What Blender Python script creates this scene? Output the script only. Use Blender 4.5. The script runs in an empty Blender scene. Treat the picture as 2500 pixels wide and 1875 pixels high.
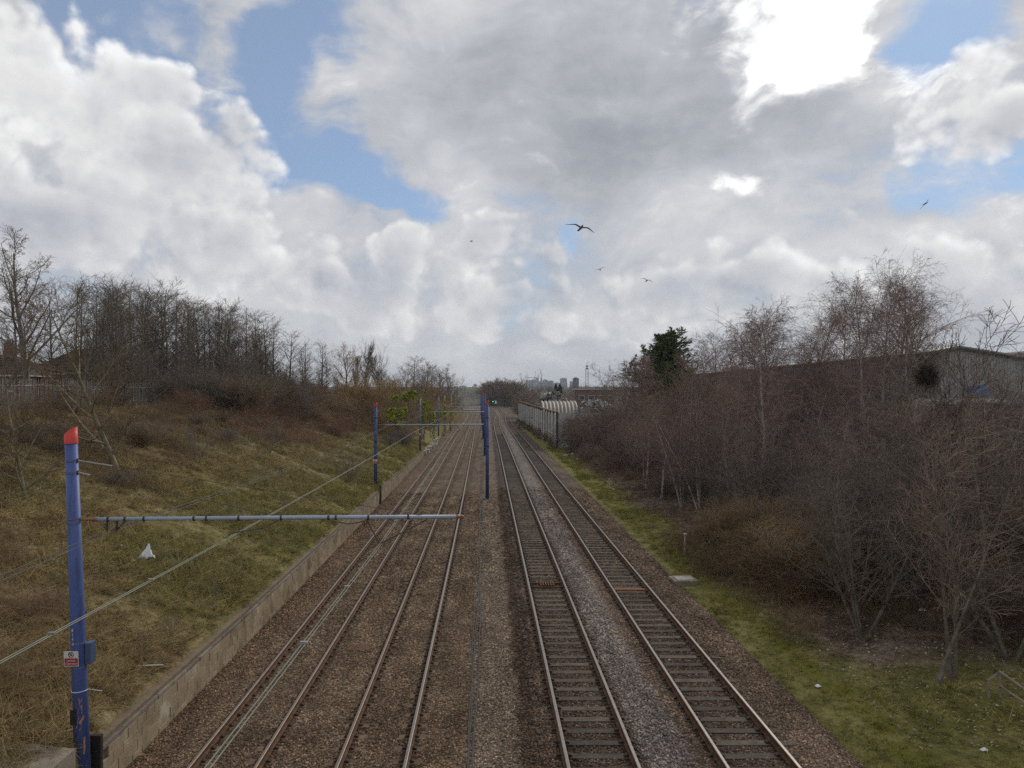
import bpy, math, random
import numpy as np
from math import radians, pi, sin, cos, tan, atan

random.seed(7)
RNG = np.random.default_rng(7)
scene = bpy.context.scene
COL = scene.collection

# ------------------------------------------------------------------ camera
F = 1900.0            # focal length in pixels of the 2500 px wide photograph
VX, VY = 1192.0, 962.0   # where the straight track vanishes in it
CAMH = 7.95           # camera height above the tram rails (it stands on a road bridge)
cam_d = bpy.data.cameras.new("camera"); cam = bpy.data.objects.new("camera", cam_d); COL.objects.link(cam)
cam.location = (0, 0, CAMH); cam.rotation_euler = (radians(90), 0, 0)
cam_d.sensor_width = 36.0; cam_d.lens = 36.0 * F / 2500.0
cam_d.shift_x = (1250 - VX) / 2500.0; cam_d.shift_y = (VY - 937.5) / 2500.0
cam_d.clip_start = 0.1; cam_d.clip_end = 30000
scene.camera = cam

# ------------------------------------------------------------------ node helpers
class NT:
    def __init__(s, tree): s.t = tree
    def n(s, typ, ins=None, **props):
        nd = s.t.nodes.new(typ)
        for k, v in props.items(): setattr(nd, k, v)
        for k, v in (ins or {}).items():
            if isinstance(v, bpy.types.NodeSocket): s.t.links.new(v, nd.inputs[k])
            elif v is not None: nd.inputs[k].default_value = v
        return nd
    def m(s, op, a, b=None, c=None, clamp=False):
        nd = s.t.nodes.new('ShaderNodeMath'); nd.operation = op; nd.use_clamp = clamp
        for i, v in enumerate((a, b, c)):
            if v is None: continue
            if isinstance(v, bpy.types.NodeSocket): s.t.links.new(v, nd.inputs[i])
            else: nd.inputs[i].default_value = v
        return nd.outputs[0]
    def v(s, op, a, b=None):
        nd = s.t.nodes.new('ShaderNodeVectorMath'); nd.operation = op
        for i, x in enumerate((a, b)):
            if x is None: continue
            if isinstance(x, bpy.types.NodeSocket): s.t.links.new(x, nd.inputs[i])
            else: nd.inputs[i].default_value = x
        return nd.outputs['Value'] if op in ('LENGTH', 'DOT_PRODUCT', 'DISTANCE') else nd.outputs[0]
    def noise(s, vec, scale, detail=5, rough=.55, out=0, dist=0.0, dim='3D'):
        nd = s.n('ShaderNodeTexNoise', {'Vector': vec, 'Scale': scale, 'Detail': detail, 'Roughness': rough, 'Distortion': dist}, noise_dimensions=dim)
        return nd.outputs[out]
    def mr(s, val, a, b, c=0., d=1., smooth=True):
        nd = s.n('ShaderNodeMapRange', {'Value': val, 'From Min': a, 'From Max': b, 'To Min': c, 'To Max': d})
        if smooth: nd.interpolation_type = 'SMOOTHSTEP'
        return nd.outputs[0]
    def mix(s, fac, a, b, blend='MIX'):
        nd = s.t.nodes.new('ShaderNodeMix'); nd.data_type = 'RGBA'; nd.blend_type = blend
        for i, x in ((0, fac), (6, a), (7, b)):
            if isinstance(x, bpy.types.NodeSocket): s.t.links.new(x, nd.inputs[i])
            else: nd.inputs[i].default_value = (x if i == 0 else (*x[:3], 1))
        return nd.outputs[2]
    def ramp(s, fac, stops, interp='LINEAR'):
        nd = s.t.nodes.new('ShaderNodeValToRGB'); cr = nd.color_ramp; cr.interpolation = interp
        while len(cr.elements) < len(stops): cr.elements.new(0.5)
        for e, (p, c) in zip(cr.elements, stops): e.position = p; e.color = (*c[:3], 1)
        s.t.links.new(fac, nd.inputs[0]); return nd.outputs[0]

# ------------------------------------------------------------------ world: Nishita sky under drifting cumulus
SUN_AZ, SUN_EL = radians(30), radians(34)      # azimuth clockwise from +Y (the track's direction)
SUN_DIR = (sin(SUN_AZ) * cos(SUN_EL), cos(SUN_AZ) * cos(SUN_EL), sin(SUN_EL))
world = bpy.data.worlds.new("World"); scene.world = world; world.use_nodes = True
W = NT(world.node_tree); world.node_tree.nodes.clear()

def aw(x, y):
    """direction of a photograph pixel: azimuth and tangent of elevation"""
    a = atan((x - VX) / F); return a, (VY - y) / F * cos(a)

def blob_sum(G, Q, lst, mode='ADD', smooth=.25):
    """sum or smooth union of soft elliptical masses given as (x, y, rx, ry, weight) by direction"""
    tot = None
    for (x, y, rx, ry, k) in lst:
        a, w = aw(x, y); sx, sy = F / rx, F / ry
        nd = G.n('ShaderNodeVectorMath', {0: Q, 1: (sx, sy, 0), 2: (-a * sx, -w * sy, 0)}, operation='MULTIPLY_ADD')
        d2 = G.v('DOT_PRODUCT', nd.outputs[0], nd.outputs[0])
        b = G.m('MULTIPLY_ADD', d2, -k, k)
        if mode == 'ADD':
            b = G.m('MAXIMUM', b, 0.0); tot = b if tot is None else G.m('ADD', tot, b)
        else: tot = b if tot is None else G.m('SMOOTH_MAX', tot, b, smooth)
    return tot

def build_world():
    tc = W.n('ShaderNodeTexCoord').outputs['Generated']
    sp = W.n('ShaderNodeSeparateXYZ', {0: tc})
    a = W.m('ARCTAN2', sp.outputs[0], sp.outputs[1])
    hor = W.m('SQRT', W.m('SUBTRACT', 1.0, W.m('MULTIPLY', sp.outputs[2], sp.outputs[2])))
    w = W.m('MINIMUM', W.m('DIVIDE', sp.outputs[2], W.m('MAXIMUM', hor, .02)), 3.0)
    P = W.n('ShaderNodeCombineXYZ', {0: a, 1: w, 2: 0.0}).outputs[0]
    sky = W.n('ShaderNodeTexSky', sky_type='NISHITA', sun_disc=False, sun_elevation=SUN_EL, sun_rotation=SUN_AZ, altitude=80, air_density=1.0, dust_density=.25, ozone_density=1.6)
    skyc = W.mix(.34, W.mix(1.0, sky.outputs[0], (.50, .70, .90), 'MULTIPLY'), (5.6, 6.2, 6.8))
    wn = W.n('ShaderNodeTexNoise', {'Vector': P, 'Scale': 5.0, 'Detail': 3.0, 'Roughness': .55}, noise_dimensions='2D').outputs['Color']
    warp = W.v('SUBTRACT', wn, (.5, .5, .5))
    Q = W.v('ADD', P, W.v('MULTIPLY', warp, (.20, .17, 0)))
    Q2 = W.v('ADD', P, W.v('MULTIPLY', warp, (.10, .10, 0)))
    # --- upper sheet of grey stratocumulus with blue gaps
    gaps = blob_sum(W, Q, ((230, 80, 190, 190, 1.2), (470, 210, 250, 120, .8), (690, 70, 160, 150, 1.25), (720, 290, 190, 200, 1.0), (790, 440, 240, 110, 1.15),
                  (1010, 490, 210, 60, .8), (1380, 540, 70, 24, .5), (2290, 70, 150, 170, 1.35), (2470, 480, 180, 120, .95)))
    Pf = W.v('MULTIPLY', P, (1.0, 1.7, 1.0))
    nA = W.noise(Pf, 5.0, 4, .55, dim='2D'); nB = W.noise(W.v('MULTIPLY', Q2, (1.0, 1.5, 1.0)), 13.0, 6, .58, dim='2D')
    cov = W.m('ADD', W.m('MULTIPLY_ADD', nA, 1.3, -.05), W.m('MULTIPLY_ADD', nB, 1.7, -.85))
    cov = W.m('SUBTRACT', cov, gaps)
    cov = W.m('ADD', cov, W.mr(w, .0, .12, .45, 0))
    dark = blob_sum(W, Q, ((1330, 240, 760, 260, .13), (1620, 370, 600, 160, .08), (1800, 170, 400, 190, .05), (2400, 830, 260, 80, .10)))
    mA = W.mr(W.m('MULTIPLY_ADD', dark, 3.6, cov), -.42, .58)
    lite = blob_sum(W, Q, ((1940, -10, 190, 190, 1.5), (1970, 160, 140, 120, 1.1), (1690, -10, 110, 90, 1.1), (1820, 498, 130, 45, .8), (2330, 160, 130, 100, .7), (2080, 120, 170, 120, .6)))
    lum = W.m('SUBTRACT', W.m('ADD', .61, W.m('MULTIPLY_ADD', nA, .46, -.23)), dark)
    lum = W.m('ADD', lum, W.m('MULTIPLY_ADD', nB, .30, -.15))
    lum = W.m('ADD', lum, W.mr(W.m('ADD', W.m('MULTIPLY', lite, .62), W.m('MULTIPLY_ADD', nB, 1.5, -.75)), .18, 1.05, 0, .75))
    cA = W.ramp(lum, ((0.15, (.26, .28, .315)), (0.38, (.385, .402, .437)), (0.55, (.515, .532, .572)), (.72, (.70, .703, .715)), (1.05, (1.1, 1.1, 1.1))))
    # --- lower, nearer cumulus with light coming from the sun's side
    mass = blob_sum(W, Q2, (
            (60, 210, 310, 210, 1), (300, 290, 280, 180, 1), (480, 400, 230, 190, 1), (200, 540, 480, 150, .9), (520, 650, 340, 110, .7),
            (1000, 620, 110, 100, .85), (880, 735, 320, 90, .75), (1240, 600, 170, 90, .7), (1270, 750, 330, 90, .72),
            (1750, 700, 420, 100, .45), (2250, 720, 420, 110, .7), (2420, 280, 190, 150, .7)), 'MAX')
    def billow(Pv):
        n1 = W.noise(Pv, 11.0, 6, .53, dim='2D')
        vo = W.n('ShaderNodeTexVoronoi', {'Vector': W.v('ADD', Pv, W.v('MULTIPLY', warp, (.06, .06, 0))), 'Scale': 17.0, 'Detail': 2.0, 'Roughness': .5}, feature='F1', voronoi_dimensions='2D').outputs['Distance']
        return W.m('ADD', W.m('MULTIPLY_ADD', n1, 1.5, -.75), W.m('MULTIPLY_ADD', vo, -.55, .24))
    b0 = billow(P); b1 = billow(W.v('ADD', P, (.012, .012, 0)))
    D0 = W.m('ADD', W.m('MAXIMUM', mass, -1.2), b0)
    mB = W.m('MULTIPLY', W.mr(D0, -.05, .38), W.mr(w, .05, .26, .72, 1.0))
    rel = W.m('MULTIPLY', W.m('SUBTRACT', b0, b1), W.mr(D0, 0, .9, 1.05, .22))
    edge = W.mr(D0, .05, .9, .13, -.06)
    lumB = W.m('ADD', W.m('ADD', .72, W.m('MULTIPLY', rel, .70)), W.m('ADD', edge, W.mr(w, .05, .40, -.16, .05)))
    lumB = W.m('ADD', lumB, W.m('MULTIPLY_ADD', nA, .6, -.30))
    cB = W.ramp(lumB, ((0.25, (.355, .38, .435)), (0.45, (.475, .495, .545)), (0.62, (.63, .64, .67)), (.80, (.80, .80, .80)), (1.0, (1.0, 1.0, 1.0))))
    k10 = (10., 10., 10.)
    col = W.mix(W.m('MULTIPLY', mA, .97), skyc, W.mix(1.0, cA, k10, 'MULTIPLY'))
    col = W.mix(W.m('MULTIPLY', mB, .94), col, W.mix(1.0, cB, k10, 'MULTIPLY'))
    col = W.mix(W.mr(w, .0, .11, .40, 0.0), col, (5.0, 5.4, 6.0))      # pale veil towards the horizon
    bg = W.n('ShaderNodeBackground', {'Color': col, 'Strength': .1})
    W.n('ShaderNodeOutputWorld', {'Surface': bg.outputs[0]})
build_world()
world.cycles.sampling_method = 'NONE'

sun_d = bpy.data.lights.new("sun", 'SUN'); sun_d.energy = 1.5; sun_d.angle = radians(14); sun_d.color = (1.0, .93, .83)
sun = bpy.data.objects.new("sun", sun_d); COL.objects.link(sun)
sun.rotation_euler = (pi / 2 - SUN_EL, 0, pi - SUN_AZ)

scene.view_settings.view_transform = 'Standard'; scene.view_settings.look = 'None'
scene.view_settings.exposure = 0.0; scene.view_settings.gamma = 1.0; scene.view_settings.use_curve_mapping = False
scene.cycles.use_denoising = False; scene.cycles.sample_clamp_direct = 3.0; scene.cycles.sample_clamp_indirect = 1.0
scene.cycles.use_adaptive_sampling = True; scene.cycles.adaptive_threshold = .012
scene.cycles.max_bounces = 5; scene.cycles.diffuse_bounces = 2; scene.cycles.glossy_bounces = 2
scene.cycles.transmission_bounces = 3; scene.cycles.transparent_max_bounces = 6; scene.cycles.volume_bounces = 0
scene.cycles.caustics_reflective = False; scene.cycles.caustics_refractive = False

# ================================================================== mesh and object helpers
def link(o, parent=None):
    COL.objects.link(o)
    if parent is not None: o.parent = parent
    return o
def obj(name, me, parent=None, mat=None, loc=None, rot=None, scale=None):
    o = bpy.data.objects.new(name, me)
    if mat is not None and me is not None and not me.materials: me.materials.append(mat)
    if loc is not None: o.location = loc
    if rot is not None: o.rotation_euler = rot
    if scale is not None: o.scale = scale if hasattr(scale, '__len__') else (scale,) * 3
    return link(o, parent)
def tag(o, label=None, cat=None, group=None, kind=None):
    if label: o['label'] = label
    if cat: o['category'] = cat
    if group: o['group'] = group
    if kind: o['kind'] = kind
    return o
def empty(name, loc=(0, 0, 0), rz=0.0, label=None, cat=None, group=None):
    o = bpy.data.objects.new(name, None); o.location = loc; o.rotation_euler = (0, 0, rz); o.empty_display_size = .2
    link(o); return tag(o, label, cat, group)
def mesh_np(name, V, faces, mat=None, smooth=False, mats=None, midx=None):
    """V (n,3); faces: list of arrays (m,k)"""
    me = bpy.data.meshes.new(name); V = np.asarray(V, dtype=np.float32)
    if not isinstance(faces, (list, tuple)): faces = [faces]
    faces = [np.asarray(f, dtype=np.int32) for f in faces if len(f)]
    nl = sum(f.size for f in faces); nf = sum(len(f) for f in faces)
    me.vertices.add(len(V)); me.vertices.foreach_set('co', V.ravel())
    me.loops.add(nl); me.loops.foreach_set('vertex_index', np.concatenate([f.ravel() for f in faces]))
    st = []; off = 0
    for f in faces:
        k = f.shape[1]; st.append(off + np.arange(len(f), dtype=np.int32) * k); off += f.size
    me.polygons.add(nf); me.polygons.foreach_set('loop_start', np.concatenate(st))
    me.polygons.foreach_set('use_smooth', np.full(nf, bool(smooth)))
    for m_ in (mats or ([mat] if mat else [])): me.materials.append(m_)
    if midx is not None: me.polygons.foreach_set('material_index', np.asarray(midx, dtype=np.int32))
    me.update(calc_edges=True); return me

class MB:
    """collects boxes, tubes and prisms into one mesh"""
    def __init__(s): s.V = []; s.F3 = []; s.F4 = []; s.n = 0; s.other = []
    def add(s, V, F):
        V = np.asarray(V, float); s.V.append(V)
        for f in F:
            f = [i + s.n for i in f]
            (s.F4 if len(f) == 4 else s.F3 if len(f) == 3 else s.other).append(f)
        s.n += len(V); return s
    def box(s, c, d, rz=0.0, taper=1.0, R=None):
        x, y, z = d[0] / 2, d[1] / 2, d[2] / 2; t = taper
        V = np.array([(-x, -y, -z), (x, -y, -z), (x, y, -z), (-x, y, -z), (-x * t, -y * t, z), (x * t, -y * t, z), (x * t, y * t, z), (-x * t, y * t, z)])
        if rz: V = V @ np.array([[cos(rz), sin(rz), 0], [-sin(rz), cos(rz), 0], [0, 0, 1]])
        if R is not None: V = V @ np.asarray(R).T
        return s.add(V + np.array(c), [(0, 3, 2, 1), (4, 5, 6, 7), (0, 1, 5, 4), (1, 2, 6, 5), (2, 3, 7, 6), (3, 0, 4, 7)])
    def quad(s, *p): return s.add(p, [tuple(range(len(p)))])
    def tube(s, pts, r, n=8, cap=True):
        pts = np.asarray(pts, float); k = len(pts); r = np.broadcast_to(np.asarray(r, float), (k,))
        t = np.gradient(pts, axis=0); t /= np.linalg.norm(t, axis=1)[:, None] + 1e-12
        ref = np.array((0, 0, 1.)) if abs(t[0][2]) < .9 else np.array((1., 0, 0))
        u = np.cross(t, ref); u /= np.linalg.norm(u, axis=1)[:, None] + 1e-12; v = np.cross(t, u)
        an = np.arange(n) * 2 * pi / n
        V = pts[:, None] + r[:, None, None] * (np.cos(an)[None, :, None] * u[:, None] + np.sin(an)[None, :, None] * v[:, None])
        F = []
        for i in range(k - 1):
            for j in range(n):
                a, b = i * n + j, i * n + (j + 1) % n; F.append((a, b, b + n, a + n))
        if cap: F.append(tuple(range(n))[::-1]); F.append(tuple((k - 1) * n + j for j in range(n)))
        return s.add(V.reshape(-1, 3), F)
    def prism(s, poly, axis, a, b):
        """polygon of 2-tuples extruded along axis from a to b"""
        n = len(poly); V = []
        for t in (a, b):
            for p in poly: V.append({0: (t, p[0], p[1]), 1: (p[0], t, p[1]), 2: (p[0], p[1], t)}[axis])
        F = [(i, (i + 1) % n, n + (i + 1) % n, n + i) for i in range(n)] + [tuple(range(n))[::-1], tuple(range(n, 2 * n))]
        return s.add(V, F)
    def mesh(s, name, mat=None, smooth=False):
        V = np.concatenate(s.V)
        fs = [np.array(s.F4)] if s.F4 else []
        if s.F3: fs.append(np.array(s.F3))
        by = {}
        for f in s.other: by.setdefault(len(f), []).append(f)
        fs += [np.array(f) for f in by.values()]
        return mesh_np(name, V, fs, mat, smooth)
    def build(s, name, parent=None, mat=None, smooth=False, loc=None, rot=None):
        return obj(name, s.mesh(name, mat, smooth), parent, None, loc, rot)
def BX(name, c, d, mat, parent=None, rz=0.0): return MB().box(c, d, rz).build(name, parent, mat)

def px(x, y, Y): return ((x - VX) * Y / F, Y, CAMH - (y - VY) * Y / F)
def pX(x, Y): return (x - VX) * Y / F
def pZ(y, Y): return CAMH - (y - VY) * Y / F

# ================================================================== materials
MAT = {}
def pm(name, stops, scale=3.0, rough=.8, bump=0.0, bscale=None, metal=0.0, coord='world', rand=0.0, detail=5, spec=.3, stretch=(1, 1, 1), alpha=None, trans=0.0):
    """procedural paint: a noise driven colour ramp, optional relief and a little difference from one object to the next"""
    mt = bpy.data.materials.new(name); mt.use_nodes = True; t = NT(mt.node_tree)
    b = mt.node_tree.nodes['Principled BSDF']
    vec = t.n('ShaderNodeNewGeometry').outputs['Position'] if coord == 'world' else t.n('ShaderNodeTexCoord').outputs['Object']
    if stretch != (1, 1, 1): vec = t.v('MULTIPLY', vec, stretch)
    nz = t.noise(vec, scale, detail, .6)
    k = len(stops); col = t.ramp(nz, [(.30 + .42 * i / max(1, k - 1), c) for i, c in enumerate(stops)])
    if rand:
        r = t.n('ShaderNodeObjectInfo').outputs['Random']
        col = t.mix(1.0, col, t.ramp(r, ((0, (1 - rand,) * 3), (1, (1 + rand * .6,) * 3))), 'MULTIPLY')
    t.t.links.new(col, b.inputs['Base Color'])
    b.inputs['Roughness'].default_value = rough; b.inputs['Metallic'].default_value = metal
    b.inputs['Specular IOR Level'].default_value = spec
    if bump:
        h = t.noise(vec, bscale or scale * 4, 4, .6)
        bn = t.n('ShaderNodeBump', {'Height': h, 'Strength': bump, 'Distance': .02})
        t.t.links.new(bn.outputs[0], b.inputs['Normal'])
    if trans:
        b.inputs['Transmission Weight'].default_value = trans
    MAT[name] = mt; return mt

def ground_colour(t):
    """shared by the soil, the grass tufts and the litter: what grows where"""
    pos = t.n('ShaderNodeNewGeometry').outputs['Position']
    s = t.n('ShaderNodeSeparateXYZ', {0: pos}); X, Y, Z = s.outputs
    n1 = t.noise(pos, .16, 4, .6); n2 = t.noise(pos, 1.1, 5, .65); n3 = t.noise(pos, 7.0, 3, .6)
    nn = t.m('ADD', t.m('MULTIPLY', n2, .62), t.m('MULTIPLY', n3, .38))
    dead = t.ramp(nn, ((.30, (.11, .082, .040)), (.44, (.215, .165, .082)), (.54, (.32, .25, .128)), (.66, (.46, .38, .24))))
    green = t.ramp(nn, ((.32, (.105, .102, .032)), (.48, (.195, .185, .060)), (.64, (.32, .29, .12))))
    rust = t.ramp(nn, ((.32, (.085, .060, .038)), (.5, (.18, .130, .082)), (.68, (.29, .215, .14))))
    low = t.m('ADD', t.mr(Z, .8, 4.2, .16, -.04), t.mr(Y, 18, 28, -.30, .07))
    gm = t.mr(t.m('ADD', t.m('ADD', t.m('MULTIPLY', n1, .75), t.m('MULTIPLY', n2, .35)), low), .49, .80, 0, .9)
    left = t.mix(gm, dead, green)
    hi = t.mr(t.m('ADD', t.m('ADD', Z, t.m('MULTIPLY', n1, 4.0)), t.m('MULTIPLY', Y, .020)), 6.3, 8.6)
    left = t.mix(t.m('MULTIPLY', hi, .6), left, rust)
    frost = t.mr(t.noise(pos, .33, 3, .6), .60, .68)
    left = t.mix(t.m('MULTIPLY', frost, .35), left, (.36, .37, .28))
    # right-hand verge: moss against the ballast, then grass, then leaf litter
    rg = t.ramp(nn, ((.30, (.078, .076, .025)), (.46, (.16, .152, .046)), (.62, (.28, .25, .095))))
    moss = t.mr(t.m('ADD', t.m('ABSOLUTE', t.m('SUBTRACT', X, t.m('ADD', 8.5, t.m('MULTIPLY', n1, 1.2)))), t.m('MULTIPLY', n2, 1.2)), .5, 1.2, .75, 0)
    rg = t.mix(moss, rg, (.17, .165, .028))
    litter = t.ramp(nn, ((.32, (.055, .038, .028)), (.48, (.135, .098, .074)), (.62, (.28, .22, .18))))
    lm = t.m('MULTIPLY', t.mr(t.m('ADD', X, t.m('MULTIPLY', n1, 4.0)), 11.6, 13.4), t.mr(t.m('ADD', Y, t.m('MULTIPLY', n2, 4.0)), 22.5, 25.5))
    rg = t.mix(lm, rg, litter)
    side = t.mr(X, 0, 1, 0, 1)
    col = t.mix(side, left, rg)
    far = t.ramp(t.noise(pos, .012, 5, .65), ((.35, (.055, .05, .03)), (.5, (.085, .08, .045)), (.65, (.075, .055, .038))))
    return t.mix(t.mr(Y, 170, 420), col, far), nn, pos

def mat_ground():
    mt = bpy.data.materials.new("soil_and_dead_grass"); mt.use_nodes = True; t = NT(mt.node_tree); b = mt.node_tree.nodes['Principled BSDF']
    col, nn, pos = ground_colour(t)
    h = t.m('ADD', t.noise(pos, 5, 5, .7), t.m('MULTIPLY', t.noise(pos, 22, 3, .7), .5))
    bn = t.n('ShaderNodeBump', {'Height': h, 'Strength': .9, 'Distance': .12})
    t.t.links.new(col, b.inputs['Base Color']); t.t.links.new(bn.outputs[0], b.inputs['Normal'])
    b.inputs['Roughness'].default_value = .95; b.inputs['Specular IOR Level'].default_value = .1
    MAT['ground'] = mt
mat_ground()
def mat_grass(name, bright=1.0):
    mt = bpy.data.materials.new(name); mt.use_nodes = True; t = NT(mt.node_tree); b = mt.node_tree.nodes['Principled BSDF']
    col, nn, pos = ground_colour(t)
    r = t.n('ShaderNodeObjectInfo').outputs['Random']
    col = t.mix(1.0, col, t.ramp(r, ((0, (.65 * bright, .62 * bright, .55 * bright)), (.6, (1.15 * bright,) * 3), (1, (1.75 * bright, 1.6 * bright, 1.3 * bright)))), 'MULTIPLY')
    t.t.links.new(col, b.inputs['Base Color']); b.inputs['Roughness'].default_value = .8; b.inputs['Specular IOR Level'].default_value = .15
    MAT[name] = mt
mat_grass('grass_blades')

def ballast_colour(t):
    pos = t.n('ShaderNodeNewGeometry').outputs['Position']; s = t.n('ShaderNodeSeparateXYZ', {0: pos}); X, Y, Z = s.outputs
    Xw = t.m('ADD', X, t.m('MULTIPLY_ADD', t.noise(pos, .9, 4, .65), .9, -.45))
    def band(c, hw, soft): return t.mr(t.m('ABSOLUTE', t.m('SUBTRACT', Xw, c)), hw, hw + soft, 1, 0)
    n = t.noise(pos, .45, 5, .65)
    base = t.ramp(n, ((.32, (.145, .099, .062)), (.5, (.212, .150, .096)), (.68, (.272, .200, .134))))
    heavy = t.ramp(n, ((.32, (.128, .090, .064)), (.5, (.195, .140, .099)), (.68, (.26, .190, .138))))
    col = t.mix(t.mr(X, .6, 1.2), base, heavy)
    col = t.mix(t.m('MULTIPLY', band(.15, .45, .35), .75), col, (.26, .205, .155))
    col = t.mix(t.m('MULTIPLY', band(1.05, .18, .25), .7), col, (.062, .036, .026))
    fade = t.mr(Y, 60, 200, 1, .45)
    col = t.mix(t.m('MULTIPLY', t.m('MULTIPLY', band(3.72, .38, .30), .85), fade), col, (.285, .248, .226))
    col = t.mix(t.m('MULTIPLY', band(2.35, .55, .25), .5), col, (.085, .062, .046))
    col = t.mix(t.m('MULTIPLY', band(5.58, .55, .25), .5), col, (.085, .062, .046))
    col = t.mix(t.m('MULTIPLY', band(-7.35, .35, .3), .55), col, (.24, .155, .10))
    st = t.noise(t.v('MULTIPLY', pos, (1.3, .22, 1.0)), 1.0, 5, .65)
    col = t.mix(1.0, col, t.ramp(st, ((.28, (.58, .55, .53)), (.5, (1.0, 1.0, 1.0)), (.7, (1.28, 1.26, 1.22)))), 'MULTIPLY')
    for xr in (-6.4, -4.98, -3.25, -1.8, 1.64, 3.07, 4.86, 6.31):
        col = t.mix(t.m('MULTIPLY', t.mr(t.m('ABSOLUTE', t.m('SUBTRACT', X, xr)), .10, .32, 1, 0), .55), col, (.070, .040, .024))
    return col, pos
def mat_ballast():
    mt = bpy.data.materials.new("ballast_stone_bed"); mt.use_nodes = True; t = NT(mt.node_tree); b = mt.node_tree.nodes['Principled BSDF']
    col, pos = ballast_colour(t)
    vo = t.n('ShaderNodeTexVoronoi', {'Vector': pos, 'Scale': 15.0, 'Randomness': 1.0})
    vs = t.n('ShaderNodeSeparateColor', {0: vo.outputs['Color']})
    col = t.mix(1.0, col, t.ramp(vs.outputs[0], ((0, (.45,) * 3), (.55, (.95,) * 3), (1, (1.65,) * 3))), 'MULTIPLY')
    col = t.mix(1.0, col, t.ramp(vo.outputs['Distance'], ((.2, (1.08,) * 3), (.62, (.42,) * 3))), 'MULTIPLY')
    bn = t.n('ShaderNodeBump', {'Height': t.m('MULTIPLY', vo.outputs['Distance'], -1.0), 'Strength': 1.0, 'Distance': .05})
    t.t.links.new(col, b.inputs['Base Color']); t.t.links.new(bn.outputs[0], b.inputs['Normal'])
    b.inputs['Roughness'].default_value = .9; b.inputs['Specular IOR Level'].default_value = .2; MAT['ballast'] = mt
    mt = bpy.data.materials.new("ballast_stone"); mt.use_nodes = True; t = NT(mt.node_tree); b = mt.node_tree.nodes['Principled BSDF']
    col, pos = ballast_colour(t)
    r = t.n('ShaderNodeObjectInfo').outputs['Random']
    col = t.mix(1.0, col, t.ramp(r, ((0, (.5, .48, .47)), (.5, (1.0, 1.0, 1.0)), (.85, (1.45, 1.42, 1.4)), (1, (2.3, 2.25, 2.2)))), 'MULTIPLY')
    t.t.links.new(col, b.inputs['Base Color']); b.inputs['Roughness'].default_value = .9; b.inputs['Specular IOR Level'].default_value = .2; MAT['stone'] = mt
mat_ballast()

pm('rust', ((.055, .028, .016), (.115, .058, .030), (.165, .088, .046)), 6, .85, .4, 60)
pm('rail_steel', ((.17, .15, .13), (.26, .24, .22)), 9, .46, metal=.75)
pm('rail_steel_worn', ((.17, .13, .10), (.25, .20, .16)), 9, .45, metal=.7)
pm('sleeper', ((.054, .042, .032), (.088, .071, .055), (.125, .104, .083)), 3.5, .9, .5, 30, rand=.45, detail=7)
pm('sleeper_tram', ((.10, .062, .038), (.15, .098, .060), (.20, .14, .09)), 2.5, .9, .5, 30, rand=.3)
pm('fastening', ((.028, .018, .013), (.06, .036, .023)), 8, .8, .3)
pm('block', ((.15, .11, .07), (.25, .19, .12), (.31, .24, .155), (.35, .28, .19), (.48, .43, .35)), 1.1, .92, .7, 26, rand=.13, detail=9)
pm('coping', ((.13, .115, .095), (.22, .19, .155), (.30, .265, .215)), 2.2, .92, .7, 24, rand=.3, detail=7)
pm('mortar', ((.15, .112, .074), (.22, .17, .115)), 5, .95, .5)
pm('concrete', ((.17, .14, .105), (.26, .22, .17), (.33, .29, .235)), 2.0, .92, .6, 20, detail=7)
pm('concrete_pale', ((.30, .28, .25), (.42, .40, .36), (.5, .48, .44)), 1.6, .9, .5, 18, detail=7)
pm('grime_and_shade', ((.022, .018, .014), (.045, .037, .029)), 3, .95, .5)  # grime plus the shade of the mast recess, both painted into the near-black
pm('steel_dark', ((.035, .030, .026), (.07, .06, .05)), 4, .7, .2, metal=.2)
pm('mast_blue', ((.040, .060, .15), (.066, .105, .29), (.080, .125, .335), (.13, .17, .36)), 3.0, .5, .10, 40, spec=.4, detail=8, stretch=(1.6, 1.6, .22))
pm('mast_dull', ((.045, .065, .17), (.068, .095, .23), (.10, .125, .26)), 2.5, .6, spec=.3, stretch=(1.6, 1.6, .22))
pm('mast_faded', ((.10, .115, .20), (.14, .155, .25)), 1.4, .5, spec=.4)
pm('mast_grey', ((.20, .21, .22), (.29, .30, .31)), 1.4, .55, spec=.4)
pm('mast_red_dull', ((.36, .045, .035), (.46, .07, .05)), 2.0, .6)
pm('mast_red', ((.58, .055, .045), (.72, .085, .065)), 2.0, .5, spec=.4)
pm('tube_grey', ((.27, .33, .42), (.36, .42, .51)), 3, .45, spec=.5)
pm('insulator', ((.18, .085, .03), (.28, .15, .06)), 6, .4, spec=.5)
pm('wire_copper', ((.15, .17, .14), (.23, .25, .205)), 2, .55, metal=.2)
pm('wire_dark', ((.045, .042, .038), (.09, .085, .075)), 2, .6)
pm('white_paint', ((.62, .62, .60), (.76, .76, .74)), 4, .6)
pm('sign_white', ((.55, .54, .53), (.66, .65, .64)), 4, .5)
pm('sign_red', ((.30, .02, .035), (.38, .03, .05)), 6, .5)
pm('sign_black', ((.02, .02, .02), (.035, .035, .035)), 6, .5)
pm('graffiti', ((.36, .17, .085), (.46, .24, .13)), 14, .75)
pm('blue_box', ((.05, .085, .16), (.075, .115, .2)), 4, .5)
pm('galvanised', ((.26, .25, .24), (.36, .35, .335), (.43, .42, .40)), 2.5, .55, metal=.2, rand=.22)
pm('plastic_white', ((.62, .64, .66), (.80, .81, .82)), 6, .45, .5, 20)
pm('orange_rust', ((.26, .095, .035), (.36, .14, .055)), 6, .85, .3)

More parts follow.
